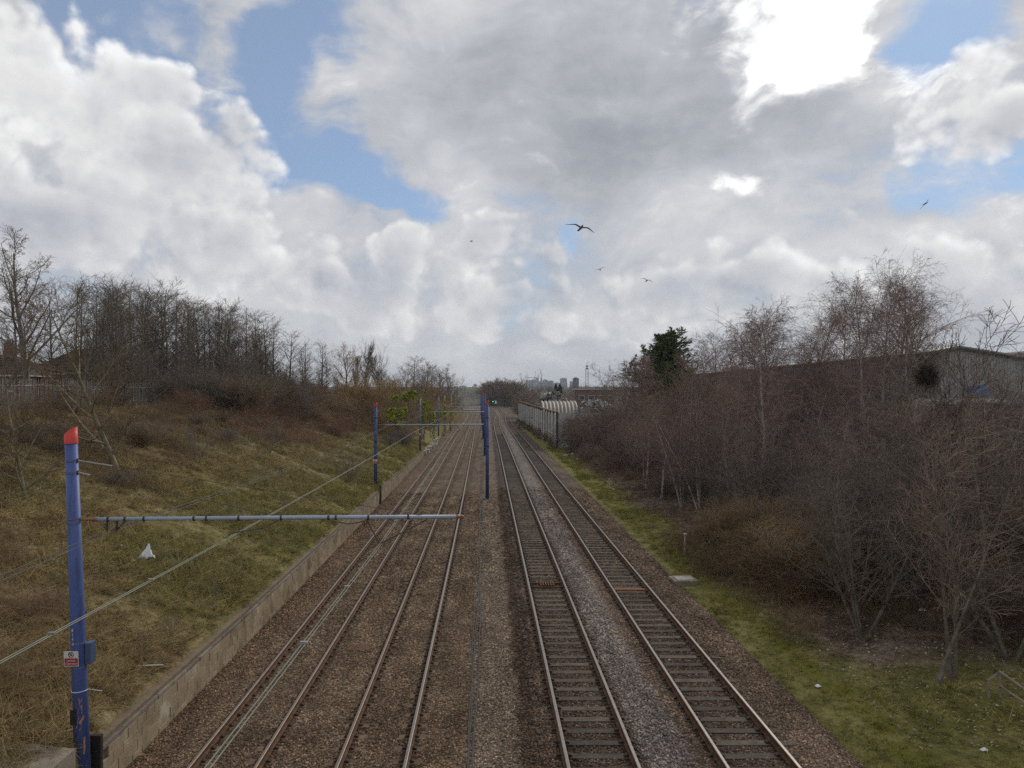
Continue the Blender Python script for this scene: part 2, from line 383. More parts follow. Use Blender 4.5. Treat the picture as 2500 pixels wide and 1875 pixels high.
# ================================================================== alignment of the lines
def spline(xk, yk):
    xk = np.array(xk, float); yk = np.array(yk, float); n = len(xk); h = np.diff(xk)
    A = np.eye(n); r = np.zeros(n)
    for i in range(1, n - 1):
        A[i, i - 1] = h[i - 1]; A[i, i] = 2 * (h[i - 1] + h[i]); A[i, i + 1] = h[i]
        r[i] = 6 * ((yk[i + 1] - yk[i]) / h[i] - (yk[i] - yk[i - 1]) / h[i - 1])
    m = np.linalg.solve(A, r)
    def f(x):
        x = np.clip(np.asarray(x, float), xk[0], xk[-1]); i = np.clip(np.searchsorted(xk, x) - 1, 0, n - 2)
        a, b, hh = xk[i + 1] - x, x - xk[i], h[i]
        return (m[i] * a ** 3 + m[i + 1] * b ** 3) / (6 * hh) + (yk[i] / hh - m[i] * hh / 6) * a + (yk[i + 1] / hh - m[i + 1] * hh / 6) * b
    return f
tdx = spline([-40, 0, 25, 80, 150, 250, 347, 600, 900], [0, 0, 0, -.30, -.95, -2.1, -3.6, -10.5, -21.5])
tz_ = spline([-40, 0, 200, 300, 360, 420, 600, 900, 1100], [0, 0, 0, 0, .12, .75, 2.5, 7.0, 8.2])
def tz(Y): return np.where(np.asarray(Y, float) < 290, 0.0, tz_(Y))
hdx = spline([-40, 0, 60, 120, 207, 270, 329, 390, 447, 500], [0, 0, -.08, -.15, -.15, 1.2, 2.7, 2.6, 1.1, -2.0])
def sm(x, a, b):
    t = np.clip((np.asarray(x, float) - a) / (b - a), 0, 1); return t * t * (3 - 2 * t)
HZ = .42
def bumps(X, Y, k, amp):
    r = np.random.default_rng(k); o = 0
    for i in range(7):
        f = .25 * 1.6 ** i; an = r.uniform(0, 2 * pi); o = o + np.sin((X * cos(an) + Y * sin(an)) * f + r.uniform(0, 6)) / (1.35 ** i)
    return o * amp / 2.5
def height(X, Y):
    X = np.asarray(X, float); Y = np.asarray(Y, float)
    sL = X - tdx(Y); sR = X - hdx(Y)
    F_ = np.interp(Y, [450, 600, 900, 2400], [0, 2.0, 6.6, 29.3])
    bh = 5.9 - 3.9 * sm(Y, 300, 420)
    t = np.clip((-8.2 - sL) / 16.5, 0, 1)
    zl = .93 + bh * (t * .9 + .1 * t * t * (3 - 2 * t)) + np.clip((-24.7 - sL) * .05, 0, .45) + (bumps(X * 1.6, Y * 1.6, 1, .06) + bumps(X * 3.7 + Y * .6, Y * 2.9, 21, .05)) * np.clip((-8.2 - sL) / 2, 0, 1) * (Y < 400)
    zl = np.maximum(zl, F_ + .3)
    zr = .06 + np.clip((sR - 8.0) * .05, 0, 1.1) + 4.1 * sm(sR, 14.5, 27) * (1 - sm(Y, 92, 122)) + bumps(X, Y, 2, .07) * np.clip((sR - 8.2) / 1.5, 0, 1) * (Y < 400)
    zr = np.maximum(zr, F_)
    zm = -.55 + tz(Y)
    zm = np.where(Y > 1000, F_, zm)
    return np.where(sL < -8.1, zl, np.where(sR > 7.95, zr, zm))
def gz(X, Y): return float(height(np.array([X]), np.array([Y]))[0])

# ------------------------------------------------------------------ ground sheet
def build_ground():
    s = np.concatenate([[-6000, -3000, -1500, -800, -400, -250, -150, -100, -70, -55, -45, -38, -34], np.arange(-31, -8.3, .7), [-8.22, -8.19, -8.0, -4, 0, 4, 7.9, 7.97],
                        np.arange(8.3, 22, .6), np.arange(22, 60, 3), [70, 90, 120, 160, 220, 300, 420, 600, 900, 1500, 3000, 6000]])
    Y = np.concatenate([np.arange(-30, 90, .8), np.arange(90, 200, 2.5), np.arange(200, 500, 10), np.arange(500, 2400, 60), [2400, 3000, 4500, 7000, 9000]])
    S, YY = np.meshgrid(s, Y)
    bl = sm(S, -2, 2); X = S + tdx(YY) * (1 - bl) + hdx(YY) * bl * (YY < 520) + tdx(YY) * bl * (YY >= 520) * 0
    Z = height(X, YY); V = np.stack([X, YY, Z], -1).reshape(-1, 3); nx = len(s)
    i, j = np.meshgrid(np.arange(len(Y) - 1), np.arange(nx - 1), indexing='ij'); a = (i * nx + j).ravel()
    o = obj("ground", mesh_np("ground", V, np.stack([a, a + 1, a + nx + 1, a + nx], 1), MAT['ground'], True)); tag(o, kind='structure')
build_ground()

# ------------------------------------------------------------------ ballast bed
RT = (-6.40, -4.98, -3.25, -1.80); RH = (1.64, 3.07, 4.86, 6.31)
_bs = [-7.95, -7.2, -6.7, -6.4, -6.1, -5.69, -5.3, -4.98, -4.7, -4.1, -3.55, -3.25, -2.95, -2.53, -2.1, -1.8, -1.5, -1.0, -.4, .2, .9, 1.3, 1.64, 2.0, 2.35, 2.7, 3.07, 3.4, 3.75, 4.2, 4.55, 4.86, 5.2, 5.58, 6.0, 6.31, 6.7, 7.1, 7.6, 8.1, 8.6]
_bz = [-.20, -.17, -.165, -.20, -.165, -.155, -.165, -.20, -.16, -.15, -.16, -.20, -.165, -.155, -.165, -.20, -.17, -.12, -.06, .02, .17, .262, .215, .222, .225, .222, .215, .27, .30, .28, .264, .215, .222, .225, .222, .215, .24, .22, .13, .02, -.06]
def bedz(s): return np.interp(s, _bs, _bz)
def bedX(s, Y):
    bl = sm(s, -1.5, 1.2); return s + tdx(Y) * (1 - bl) + hdx(Y) * bl
def build_ballast():
    s = np.array(_bs); Y = np.concatenate([np.arange(-10, 120, 1.0), np.arange(120, 520, 4.0)])
    S, YY = np.meshgrid(s, Y); Z = bedz(S) + tz(YY) * (1 - sm(S, -1.5, 1.2)) + bumps(S * 3, YY * 1.5, 5, .012)
    V = np.stack([bedX(S, YY), YY, Z], -1).reshape(-1, 3); nx = len(s)
    i, j = np.meshgrid(np.arange(len(Y) - 1), np.arange(nx - 1), indexing='ij'); a = (i * nx + j).ravel()
    tag(obj("ballast_bed", mesh_np("ballast_bed", V, np.stack([a, a + 1, a + nx + 1, a + nx], 1), MAT['ballast'], True)), 'brown stone ballast carrying the four tracks', kind='structure')
    s = np.array([-8.6, -4.1, -1.0]); Y = np.arange(516, 1100, 12.); S, YY = np.meshgrid(s, Y)
    V = np.stack([S + tdx(YY), YY, tz(YY) - .17], -1).reshape(-1, 3)
    i, j = np.meshgrid(np.arange(len(Y) - 1), np.arange(2), indexing='ij'); a = (i * 3 + j).ravel()
    tag(obj("ballast_bed_on_the_climb", mesh_np("ballast_bed_far", V, np.stack([a, a + 1, a + 4, a + 3], 1), MAT['ballast'])), 'ballast under the tram tracks on the far climb', kind='structure')
build_ballast()

# ------------------------------------------------------------------ geometry-node scatter of small stuff
def scatter(name, pts, rots, scl, idx, sources, label, kind='stuff'):
    me = bpy.data.meshes.new(name); n = len(pts); me.vertices.add(n); me.vertices.foreach_set('co', np.asarray(pts, np.float32).ravel())
    at = me.attributes.new('rot', 'FLOAT_VECTOR', 'POINT'); at.data.foreach_set('vector', np.asarray(rots, np.float32).ravel())
    scl = np.asarray(scl, np.float32); scl = scl if scl.ndim == 2 else np.repeat(scl[:, None], 3, 1)
    at = me.attributes.new('scl', 'FLOAT_VECTOR', 'POINT'); at.data.foreach_set('vector', scl.ravel())
    at = me.attributes.new('idx', 'INT', 'POINT'); at.data.foreach_set('value', np.asarray(idx, np.int32))
    o = obj(name, me); g = bpy.data.node_groups.new(name + "_scatter", 'GeometryNodeTree')
    g.interface.new_socket("Geometry", in_out='INPUT', socket_type='NodeSocketGeometry'); g.interface.new_socket("Geometry", in_out='OUTPUT', socket_type='NodeSocketGeometry')
    gi = g.nodes.new('NodeGroupInput'); go = g.nodes.new('NodeGroupOutput')
    iop = g.nodes.new('GeometryNodeInstanceOnPoints'); jn = g.nodes.new('GeometryNodeJoinGeometry')
    for so in sources:
        oi = g.nodes.new('GeometryNodeObjectInfo'); oi.inputs['Object'].default_value = so; oi.inputs['As Instance'].default_value = True
        g.links.new(oi.outputs['Geometry'], jn.inputs[0])
    def attr(nm, dt):
        nd = g.nodes.new('GeometryNodeInputNamedAttribute'); nd.data_type = dt; nd.inputs['Name'].default_value = nm
        return nd.outputs['Attribute']
    g.links.new(gi.outputs[0], iop.inputs['Points']); g.links.new(jn.outputs[0], iop.inputs['Instance'])
    iop.inputs['Pick Instance'].default_value = True
    g.links.new(attr('idx', 'INT'), iop.inputs['Instance Index']); g.links.new(attr('rot', 'FLOAT_VECTOR'), iop.inputs['Rotation']); g.links.new(attr('scl', 'FLOAT_VECTOR'), iop.inputs['Scale'])
    g.links.new(iop.outputs[0], go.inputs[0])
    md = o.modifiers.new("scatter", 'NODES'); md.node_group = g
    tag(o, label, kind=kind); return o
def source(name, me): return bpy.data.objects.new(name, me)     # a mesh the scatter copies, itself not in the scene

SP = .625
def build_stones():
    V0 = np.array([(-1, -1, -1), (1, -1, -1), (1, 1, -1), (-1, 1, -1), (-1, -1, 1), (1, -1, 1), (1, 1, 1), (-1, 1, 1)], float)
    src = []
    for k in range(5):
        V = V0 * RNG.uniform(.5, 1.0, (8, 3)) * np.array([1, .85, .65])
        Fq = [(0, 3, 2, 1), (4, 5, 6, 7), (0, 1, 5, 4), (1, 2, 6, 5), (2, 3, 7, 6), (3, 0, 4, 7)]
        src.append(source("ballast_pebble", mesh_np("ballast_pebble", V, np.array(Fq), MAT['stone'])))
    P = []; S = []
    for y0, y1, dens, r in ((13.5, 22, 420, .026), (22, 32, 260, .031), (32, 46, 110, .040), (46, 64, 45, .05)):
        n = int((y1 - y0) * 16.2 * dens); s = RNG.uniform(-7.85, 8.4, n); y = RNG.uniform(y0, y1, n)
        rail = np.min(np.abs(s[:, None] - np.array(RT + RH)[None]), 1)
        ph = np.abs(((y / SP) % 1.0) - .5) * SP           # distance from a sleeper's centre line
        heavy_in = (((s > 1.05) & (s < 3.65)) | ((s > 4.28) & (s < 6.88))) & (ph < .145) & (RNG.random(n) > np.clip(.08 + .16 * np.sin(y * 1.3 + s * 2) + .10 * np.sin(y * 3.1), .04, .4) + .8 * ((s < 1.45) | ((s > 3.25) & (s < 4.7)) | (s > 6.5)))
        tram_in = ((rail < .34) & (s < 0) & (ph < .13))
        keep = ~(heavy_in | tram_in | (rail < .085)); s, y = s[keep], y[keep]
        X = bedX(s, y); P.append(np.stack([X, y, bedz(s) + RNG.uniform(-.3, .55, len(s)) * r + (s > 3.3) * (s < 4.2) * .01], 1)); S.append(r * RNG.uniform(.55, 1.35, len(s)))
    P = np.concatenate(P); S = np.concatenate(S); n = len(P)
    scatter("ballast_stones", P, RNG.uniform(0, 6.28, (n, 3)), S, RNG.integers(0, 5, n), src, 'loose ballast stones lying between the rails')
build_stones()

# ------------------------------------------------------------------ tracks
RAILP = [(-.070, -.165), (.070, -.165), (.070, -.150), (.012, -.128), (.012, -.045), (.036, -.034), (.036, -.006), (.026, 0.0), (-.026, 0.0), (-.036, -.006), (-.036, -.034), (-.012, -.045), (-.012, -.128), (-.070, -.150)]
def rail_mesh(name, s, dx, zf, Y, steel):
    pr = np.array(RAILP); n = len(pr); k = len(Y); X = s + dx(Y); Z = zf(Y)
    V = np.stack([X[:, None] + pr[None, :, 0], np.repeat(Y[:, None], n, 1), Z[:, None] + pr[None, :, 1]], -1).reshape(-1, 3)
    i, j = np.meshgrid(np.arange(k - 1), np.arange(n), indexing='ij'); a = (i * n + j).ravel(); b = (i * n + (j + 1) % n).ravel()
    Fq = np.stack([a, b, b + n, a + n], 1); mi = np.where(np.isin(j.ravel(), (6, 7, 8)), 1, 0)
    return mesh_np(name, V, Fq[:, ::-1], mats=[MAT['rust'], steel], midx=mi)
slp_me = None
def build_tracks():
    global slp_me
    b = MB(); b.box((0, 0, -.10), (2.5, .235, .20), taper=.985); slp_me = {'h': b.mesh("sleeper", MAT['sleeper'])}
    b = MB(); b.box((0, 0, -.10), (2.4, .24, .20), taper=.985); slp_me['t'] = b.mesh("sleeper_tram", MAT['sleeper_tram'])
    b = MB(); b.prism([(-.17, 0), (.17, 0), (.165, .03), (.125, .055), (.075, .045), (.07, .012), (-.07, .012), (-.075, .045), (-.125, .055), (-.165, .03)], 1, -.055, .055)
    clip_me = b.mesh("rail_fastening", MAT['fastening'])
    Yr = np.concatenate([np.arange(-10, 60, 2.5), np.arange(60, 520, 4.0)]); Yt = np.concatenate([Yr, np.arange(520, 1060, 15.)])
    labs = (((-6.40, -4.98), tdx, tz, 0, 't', 'tram track beside the low block retaining wall'), ((-3.25, -1.80), tdx, tz, 0, 't', 'second tram track, between the wall-side track and the blue middle masts'),
            ((1.64, 3.07), hdx, lambda y: np.full(np.shape(y), HZ), HZ, 'h', 'main line track with a small metal grating between its rails'), ((4.86, 6.31), hdx, lambda y: np.full(np.shape(y), HZ), HZ, 'h', 'main line track closest to the grass verge and bare trees'))
    for (a, c), dx, zf, z0, kd, lab in labs:
        t = empty("railway_track", ((a + c) / 2, 0, z0), 0, lab, 'railway track', 'parallel railway tracks'); cx = (a + c) / 2
        for s in (a, c):
            o = obj("rail", rail_mesh("rail", s, dx, zf, Yt if kd == 't' else Yr, MAT['rail_steel'] if s in (-1.8, 1.64, 6.31, 4.86, 3.07) else MAT['rail_steel_worn']), t)
            o.location = (-cx, 0, -z0)
        far = MB(); kk = 0
        for q in range(19, 420):
            y = (q + .5) * SP
            if y > 150: continue
            x = float(dx(y)); yaw = RNG.normal(0, .006)
            so = obj("sleeper", slp_me[kd], t, loc=(x, y, -.172 + RNG.normal(0, .003)), rot=(0, 0, yaw)); kk += 1
            if y < 62:
                for g in (-.7175, .7175): obj("rail_fastening", clip_me, so, loc=(g, 0, 0))
    return
build_tracks()
def track_bits():
    # cover plate between the tram tracks
    t = empty("cover_plate", (-4.1, 24.8, -.135), .02, 'rusty ribbed cover plate lying between the two tram tracks', 'cover plate')
    MB().box((0, 0, 0), (.74, .60, .03)).build('plate', t, MAT['rust'])
    for i in range(9): MB().box((-.33 + i * .0825, 0, .02), (.03, .58, .012)).build('rib', t, MAT['rust'])
    # grating in the first main line track
    t = empty("track_grating", (2.35, 31.2, .29), 0, 'small rusty metal grating between the rails of a main line track', 'grating')
    for sy in (-.32, .32): MB().box((0, sy, .0), (1.3, .05, .06)).build('cross_bar', t, MAT['rust'])
    for i in range(6): MB().box((-.25 + i * .1, 0, .06), (.045, .62, .05)).build('grating_bar', t, MAT['rust'])
    tag(BX("painted_timber", (5.55, 30.6, .262), (1.28, .13, .05), MAT['orange_rust']), 'orange rusty bar lying across the verge-side main line track', 'bar')
    for k, (s0, lab) in enumerate(((-.40, 'thin dark cable lying along the ballast beside the tram rail'), (-.31, 'middle one of the three dark cables lying along the ballast'), (-.47, 'dark cable lying along the ballast, closest to the tram rail'))):
        Y = np.arange(12, 150, 1.5); s = s0 + .05 * np.sin(Y * .23 + k * 2) + .02 * np.sin(Y * .9 + k)
        pts = np.stack([bedX(s, Y), Y, bedz(s) + .035], 1)
        b = MB(); b.tube(pts, .018, 5); tag(b.build("ground_cable", None, MAT['wire_dark']), lab, 'cable', 'cables on the ballast')
track_bits()

# ================================================================== low retaining wall on the left
def block_mesh(name, mat, dx, dy, dz):
    b = MB(); e = .007; x, y, z = dx / 2, dy / 2, dz / 2
    V = [(-x, -y, -z), (x - e, -y, -z), (x - e, y, -z), (-x, y, -z), (-x, -y, z), (x - e, -y, z), (x - e, y, z), (-x, y, z),
         (x, -y + e, -z + e), (x, y - e, -z + e), (x, y - e, z - e), (x, -y + e, z - e)]
    Fc = [(0, 3, 2, 1), (4, 5, 6, 7), (0, 1, 5, 4), (2, 3, 7, 6), (3, 0, 4, 7), (8, 9, 10, 11), (1, 2, 9, 8), (2, 6, 10, 9), (6, 5, 11, 10), (5, 1, 8, 11)]
    b.add(V, Fc); return b
WY0, WY1, WX = 15.95, 101.0, -7.9
def build_wall():
    t = empty("retaining_wall", (WX, WY0, -.2), 0, 'low stained concrete block retaining wall along the left bank', 'wall')
    bl, bh, n_c = .45, .235, 4
    me = [block_mesh("block", None, .12, bl - .010, bh - .010).mesh("block", MAT['block']), block_mesh("coping", None, .30, bl * 2 - .006, .10).mesh("coping_block", MAT['coping'])]
    # core behind the faces
    Y = np.arange(WY0 + .01, WY1, 2.0); Y = np.append(Y, WY1); b = MB()
    X = WX + tdx(Y) - .06
    V = []; Fc = []
    for i, (x, y) in enumerate(zip(X, Y)): V += [(x - .32, y, -.5), (x, y, -.5), (x, y, .84), (x - .32, y, .84)]
    for i in range(len(Y) - 1):
        a = 4 * i
        for j in range(4): Fc.append((a + j, a + (j + 1) % 4, a + 4 + (j + 1) % 4, a + 4 + j))
    Fc += [(0, 3, 2, 1), (len(V) - 4, len(V) - 3, len(V) - 2, len(V) - 1)]
    b.add(V, Fc); o = b.build("wall_core", t, MAT['mortar']); o.location = (-WX, -WY0, .2)
    near = []; rest = MB(); fr = block_mesh("b", None, .12, bl - .014, bh - .014); fc = block_mesh("b", None, .30, bl * 2 - .006, .10)
    items = []
    for c in range(n_c):
        n = int((WY1 - WY0) / bl)
        for q in range(n):
            y = WY0 + (q + .5) * bl + (.5 * bl if c % 2 else 0)
            if y > WY1: continue
            items.append((y, c))
    items.sort()
    for k, (y, c) in enumerate(items):
        loc = (float(tdx(y)) - .06 + RNG.normal(0, .006), y - WY0, -.10 + (c + .5) * bh)
        if k < 240: obj("block", me[0], t, loc=loc, rot=(0, 0, RNG.normal(0, .008)))
        else: rest.add(np.concatenate(fr.V) + np.array(loc), [tuple(f) for f in fr.F4])
    o = rest.build("far_block_courses", t, MAT['block']); o['kind'] = 'stuff'
    rest = MB()
    for q in range(int((WY1 - WY0) / .9)):
        y = WY0 + (q + .5) * .9; loc = (float(tdx(y)) - .152 + RNG.normal(0, .005), y - WY0, -.10 + n_c * bh + .052 + RNG.normal(0, .004))
        if q < 60: obj("coping_block", me[1], t, loc=loc, rot=(0, RNG.normal(0, .02), RNG.normal(0, .012)))
        else: rest.add(np.concatenate(fc.V) + np.array(loc), [tuple(f) for f in fc.F4])
    o = rest.build("far_coping", t, MAT['coping']); o['kind'] = 'stuff'
    MB().box((-.22, -.06, .52), (.46, .10, 1.35)).build("grimy_shaded_end", t, MAT['grime_and_shade'])  # wall end face, its grime and recess shade put into the colour
    # steel post against the wall further on
    tag(MB().box((WX + float(tdx(57.6)) + .06, 57.6, .45), (.12, .2, 1.5)).build("steel_post", None, MAT['steel_dark']), 'dark steel post standing against the block wall beside the second mast', 'post')
    # recess in which the first mast stands
    r = empty("mast_recess", (-8.9, 15.3, 0), 0, 'broken concrete abutment around the foot of the nearest blue mast', 'concrete abutment')
    MB().prism([(-10.6, -.4), (-8.02, -.4), (-8.02, 1.06), (-8.6, 1.12), (-9.6, 1.30), (-10.6, 1.75)], 1, 14.1, 15.12).build("near_block", r, MAT['concrete']).location = (8.9, -15.3, 0)
    b = MB(); b.prism([(-9.15, -.4), (-8.32, -.4), (-8.32, 1.10), (-8.60, 1.12), (-9.0, 1.16), (-9.15, 1.1)], 1, 15.86, 16.02); b.build("back_wall", r, MAT['grime_and_shade']).location = (8.9, -15.3, 0)  # back of the recess, shade painted dark together with the grime
    # tumbled stones beyond the wall's end
    for k in range(26):
        y = 102 + k * 1.25; s = RNG.uniform(.28, .5); V = np.array([(-1, -1, -1), (1, -1, -1), (1, 1, -1), (-1, 1, -1), (-1, -1, 1), (1, -1, 1), (1, 1, 1), (-1, 1, 1)], float) * RNG.uniform(.6, 1, (8, 3)) * s
        b = MB(); b.add(V, [(0, 3, 2, 1), (4, 5, 6, 7), (0, 1, 5, 4), (1, 2, 6, 5), (2, 3, 7, 6), (3, 0, 4, 7)])
        o = b.build("boulder", None, MAT['concrete_pale'], loc=(-8.0 + float(tdx(y)) + RNG.normal(0, .25), y, RNG.uniform(-.02, .25)))
        tag(o, 'pale tumbled rock lined up past the end of the block wall', 'rock', 'pale rocks past the wall end')
build_wall()

# ================================================================== overhead line masts
def text_mesh(name, body, size, mat, depth=.002):
    c = bpy.data.curves.new(name, 'FONT'); c.body = body; c.size = size; c.align_x = 'CENTER'; c.align_y = 'CENTER'; c.extrude = depth; c.resolution_u = 3
    o = bpy.data.objects.new(name, c); COL.objects.link(o); bpy.context.view_layer.update()
    dg = bpy.context.evaluated_depsgraph_get(); me = bpy.data.meshes.new_from_object(o.evaluated_get(dg)); me.name = name
    bpy.data.objects.remove(o); bpy.data.curves.remove(c); me.materials.clear(); me.materials.append(mat); return me
TXT = {}
def warning_sign(parent, loc, w=.30):
    """square plate: a crossed-out walker in a ring above LIMITED CLEARANCE on red"""
    s = obj("warning_sign", MB().box((0, 0, 0), (w, .006, w)).mesh("warning_sign", MAT['sign_white']), parent, loc=loc)
    k = w / .30
    MB().box((0, -.006, -.062 * k), (.27 * k, .004, .145 * k)).build("red_panel", s, MAT['sign_red'])
    b = MB(); an = np.linspace(0, 2 * pi, 25); b.tube(np.stack([np.cos(an) * .052 * k, an * 0 - .006, np.sin(an) * .052 * k + .082 * k], 1), .0055 * k, 5, cap=False); b.build("ring", s, MAT['sign_black'])
    b = MB()
    for q in (((-.03, .05), (-.005, .085), (.012, .055)), ((-.005, .085), (.004, .108)), ((-.028, .088), (.003, .104), (.024, .084)), ((-.036, .118), (.036, .046))):
        b.tube([(x * k, -.006, z * k) for x, z in q], .0048 * k, 5)
    b.tube([(.006 * k, -.006, .116 * k), (.008 * k, -.006, .124 * k)], .008 * k, 6); b.build("pictogram", s, MAT['sign_black'])
    for i, (tx, z) in enumerate((("Limited", -.035), ("Clearance", -.093))):
        if tx not in TXT: TXT[tx] = text_mesh("lettering", tx, .058, MAT['sign_white'])
        obj("lettering", TXT[tx], s, loc=(0, -.010, z * k), rot=(pi / 2, 0, 0), scale=k)
    return s
def cap_mesh(r, h):
    """round cap cut off at a slant, low on the left"""
    n = 20; an = np.arange(n) * 2 * pi / n; b = MB()
    lo = np.stack([np.cos(an) * r * 1.04, np.sin(an) * r * 1.04, an * 0], 1); m1 = lo + (0, 0, h * .38)
    m2 = np.stack([np.cos(an) * r, np.sin(an) * r, an * 0 + h * .42], 1); hi = m2.copy(); hi[:, 2] = h * .44 + h * .56 * np.clip((np.cos(an) + 1) / 2, 0, 1) ** .8
    V = np.concatenate([lo, m1, m2, hi]); Fc = []
    for q in range(3):
        for j in range(n): a, c = q * n + j, q * n + (j + 1) % n; Fc.append((a, c, c + n, a + n))
    Fc.append(tuple(3 * n + j for j in range(n))); b.add(V, Fc); return b
def ring(b, c, r, axis, w=.02, n=14):
    c = np.array(c, float); d = np.zeros(3); d[axis] = w / 2; b.tube([c - d, c + d], r, n)

def first_mast():
    Y = 15.6; k = F / Y
    bx, tx = -8.10, -8.36; zb, zt = -.35, 6.98
    t = empty("overhead_line_mast", (bx, Y, zb), 0, 'nearest blue mast with slanted red cap, Limited Clearance plate and long grey arm', 'mast', 'blue overhead line masts')
    def at(z): return bx + (tx - bx) * (z - zb) / (zt - zb)
    def P(n_, b, mat, sm_=False): o = b.build(n_, t, mat, sm_); o.location = (-bx, -Y, -zb); return o
    P("pole", MB().tube([(bx, Y, zb), (at(3.5), Y, 3.5), (tx, Y, zt)], [.150, .137, .118], 28), MAT['mast_blue'], True)
    c = cap_mesh(.124, .33).build("red_cap", t, MAT['mast_red'], True); c.location = (tx - bx, 0, zt - zb - .02); c.rotation_euler = (0, radians(-2), 0)
    za = 5.44
    ax0, ax1 = -7.86, -.62
    P("cantilever_arm", MB().tube([(ax0, Y, za), (-4, Y, za + .035), (ax1, Y, za + .05)], .040, 14), MAT['tube_grey'], True)
    P("arm_root", MB().tube([(at(za) + .1, Y, za - .01), (at(za) + .18, Y, za), (ax0 - .12, Y, za), (ax0 + .02, Y, za)], [.03, .026, .034, .048], 12), MAT['insulator'], True)
    P("arm_tip", MB().tube([(ax1 - .02, Y, za + .05), (ax1 + .03, Y, za + .05), (ax1 + .035, Y, za + .05), (ax1 + .09, Y, za + .05), (ax1 + .15, Y, za + .05)], [.045, .045, .028, .05, .008], 10), MAT['insulator'], True)
    for z in (6.62, 6.38, za + .02, za - .06, 2.98, 2.5):
        b = MB(); ring(b, (at(z), Y, z), .118 + .032 * (zt - z) / 7.3 + .008, 2, .035, 24); P("band", b, MAT['mast_faded'])
    for x in (-7.62, -7.28, -6.9, -5.9, -5.0, -4.15, -3.2, -2.4, -1.6, -5.65, -3.05):
        b = MB(); ring(b, (x, Y, za + (x + 7.9) * .0068), .050, 0, .035); P("arm_clamp", b, MAT['steel_dark'])
    # stays from the pole head to the arm
    for z, xe, bt in ((6.62, -1.3, .10), (6.38, -4.3, .06)):
        a = np.array((at(z) + .13, Y - .02, z)); e = np.array((xe, Y, za + .08)); q = a + (e - a) * bt
        b = MB(); b.tube([a, q], .016, 6); P("stay_insulator", b, MAT['galvanised'])
        b = MB(); b.tube([q, e], .0055, 5); P("stay_wire", b, MAT['wire_dark'])
        b = MB(); b.box(tuple(a - (.03, 0, 0)), (.07, .05, .08)); P("stay_lug", b, MAT['steel_dark'])
    # feeder insulators under the arm
    for x in (-7.64, -7.44):
        b = MB(); b.tube([(x, Y, za - .02), (x, Y, za - .07)], .02, 8)
        for q in range(4): b.tube([(x, Y, za - .08 - q * .035), (x, Y, za - .09 - q * .035)], .05, 10)
        b.tube([(x, Y, za - .05), (x, Y, za - .22)], .012, 6); P("feeder_insulator", b, MAT['steel_dark'])
    # registration arms to the contact wires
    j1 = np.array((-5.20, Y, 5.07)); j2 = np.array((-2.155, Y, 4.96))
    P("registration_arm", MB().tube([(-4.20, Y, za - .02), (-4.5, Y, 5.27), j1 + (.1, 0, .10), j1 + (0, 0, .07), j1], .013, 6), MAT['wire_dark'])
    P("registration_arm", MB().tube([(-1.22, Y, za), (-1.75, Y, 5.16), j2 + (.08, 0, .04), j2], .013, 6), MAT['wire_dark'])
    P("registration_brace", MB().tube([(-2.44, Y, za + .02), (-2.36, Y, 5.28), j2 + (-.02, 0, -.01)], .013, 6), MAT['wire_dark'])
    P("jumper_cable", MB().tube([(-3.0, Y - .03, za - .05), (-2.8, Y - .03, za - .09), (-2.6, Y - .03, za - .06), (-2.45, Y - .02, za - .02)], .012, 6), MAT['wire_dark'])
    P("jumper_cable", MB().tube([(-7.25, Y - .03, za - .02), (-7.32, Y, za - .08), (-7.42, Y, za - .2)], .013, 6), MAT['wire_dark'])
    # small things on the pole
    zs = 2.70; sg = warning_sign(t, (at(zs) - .06 - bx, -.17, zs - zb)); sg.rotation_euler = (0, radians(-2), radians(-4))
    P("junction_box", MB().box((at(2.75) + .21, Y + .05, 2.76), (.12, .2, .42)), MAT['blue_box'])
    P("black_plate", MB().box((at(1.55) - .075, Y - .14, 1.52), (.12, .02, .30)), MAT['sign_black'])
    for i, ch in enumerate("8154"):
        me = text_mesh("number", ch, .085, MAT['sign_white']); z = 3.25 - i * .092
        obj("number", me, t, loc=(at(z) - .035 - bx, -.1385, z - zb), rot=(pi / 2, 0, radians(-14)))
    b = MB(); z = 2.02; an = np.linspace(pi * .95, pi * 2.05, 12); rr = .152
    b.tube([(at(z) + cos(q) * rr, Y + sin(q) * rr, z + .01 * cos(q)) for q in an] + [(at(z) + .28, Y - .02, z + .01), (at(z) + .46, Y - .02, z - .01)], .008, 5); P("cable_tie", b, MAT['white_paint'])
    # spray paint scribble, wrapped on the round pole
    def stroke(pts, wd):
        b = MB(); q = []
        for (u, z) in pts:
            r = .118 + .032 * (zt - z) / 7.33 + .003
            an = -pi / 2 + u / r
            q.append((at(z) + cos(an) * r, Y + sin(an) * r, z, an, r))
        V = []; Fc = []
        for i, (x, y, z, an, r) in enumerate(q):
            i0, i1 = max(0, i - 1), min(len(pts) - 1, i + 1); du, dz = pts[i1][0] - pts[i0][0], pts[i1][1] - pts[i0][1]; L = math.hypot(du, dz) + 1e-9
            nu, nz = -dz / L * wd / 2, du / L * wd / 2
            for s in (-1, 1): aa = an + s * nu / r; V.append((at(z) + cos(aa) * r, Y + sin(aa) * r, z + s * nz))
        for i in range(len(q) - 1): a = 2 * i; Fc.append((a, a + 1, a + 3, a + 2))
        b.add(V, Fc); P("graffiti", b, MAT['graffiti'])
    stroke([(.10, 1.86), (.06, 1.87), (.02, 1.80), (.03, 1.72), (.08, 1.70), (.12, 1.74)], .075)
    stroke([(.07, 1.70), (.05, 1.6), (.07, 1.52), (.04, 1.42), (.03, 1.34), (.00, 1.26), (.05, 1.16)], .085)
    stroke([(.13, 1.54), (.09, 1.47), (.04, 1.40)], .05)
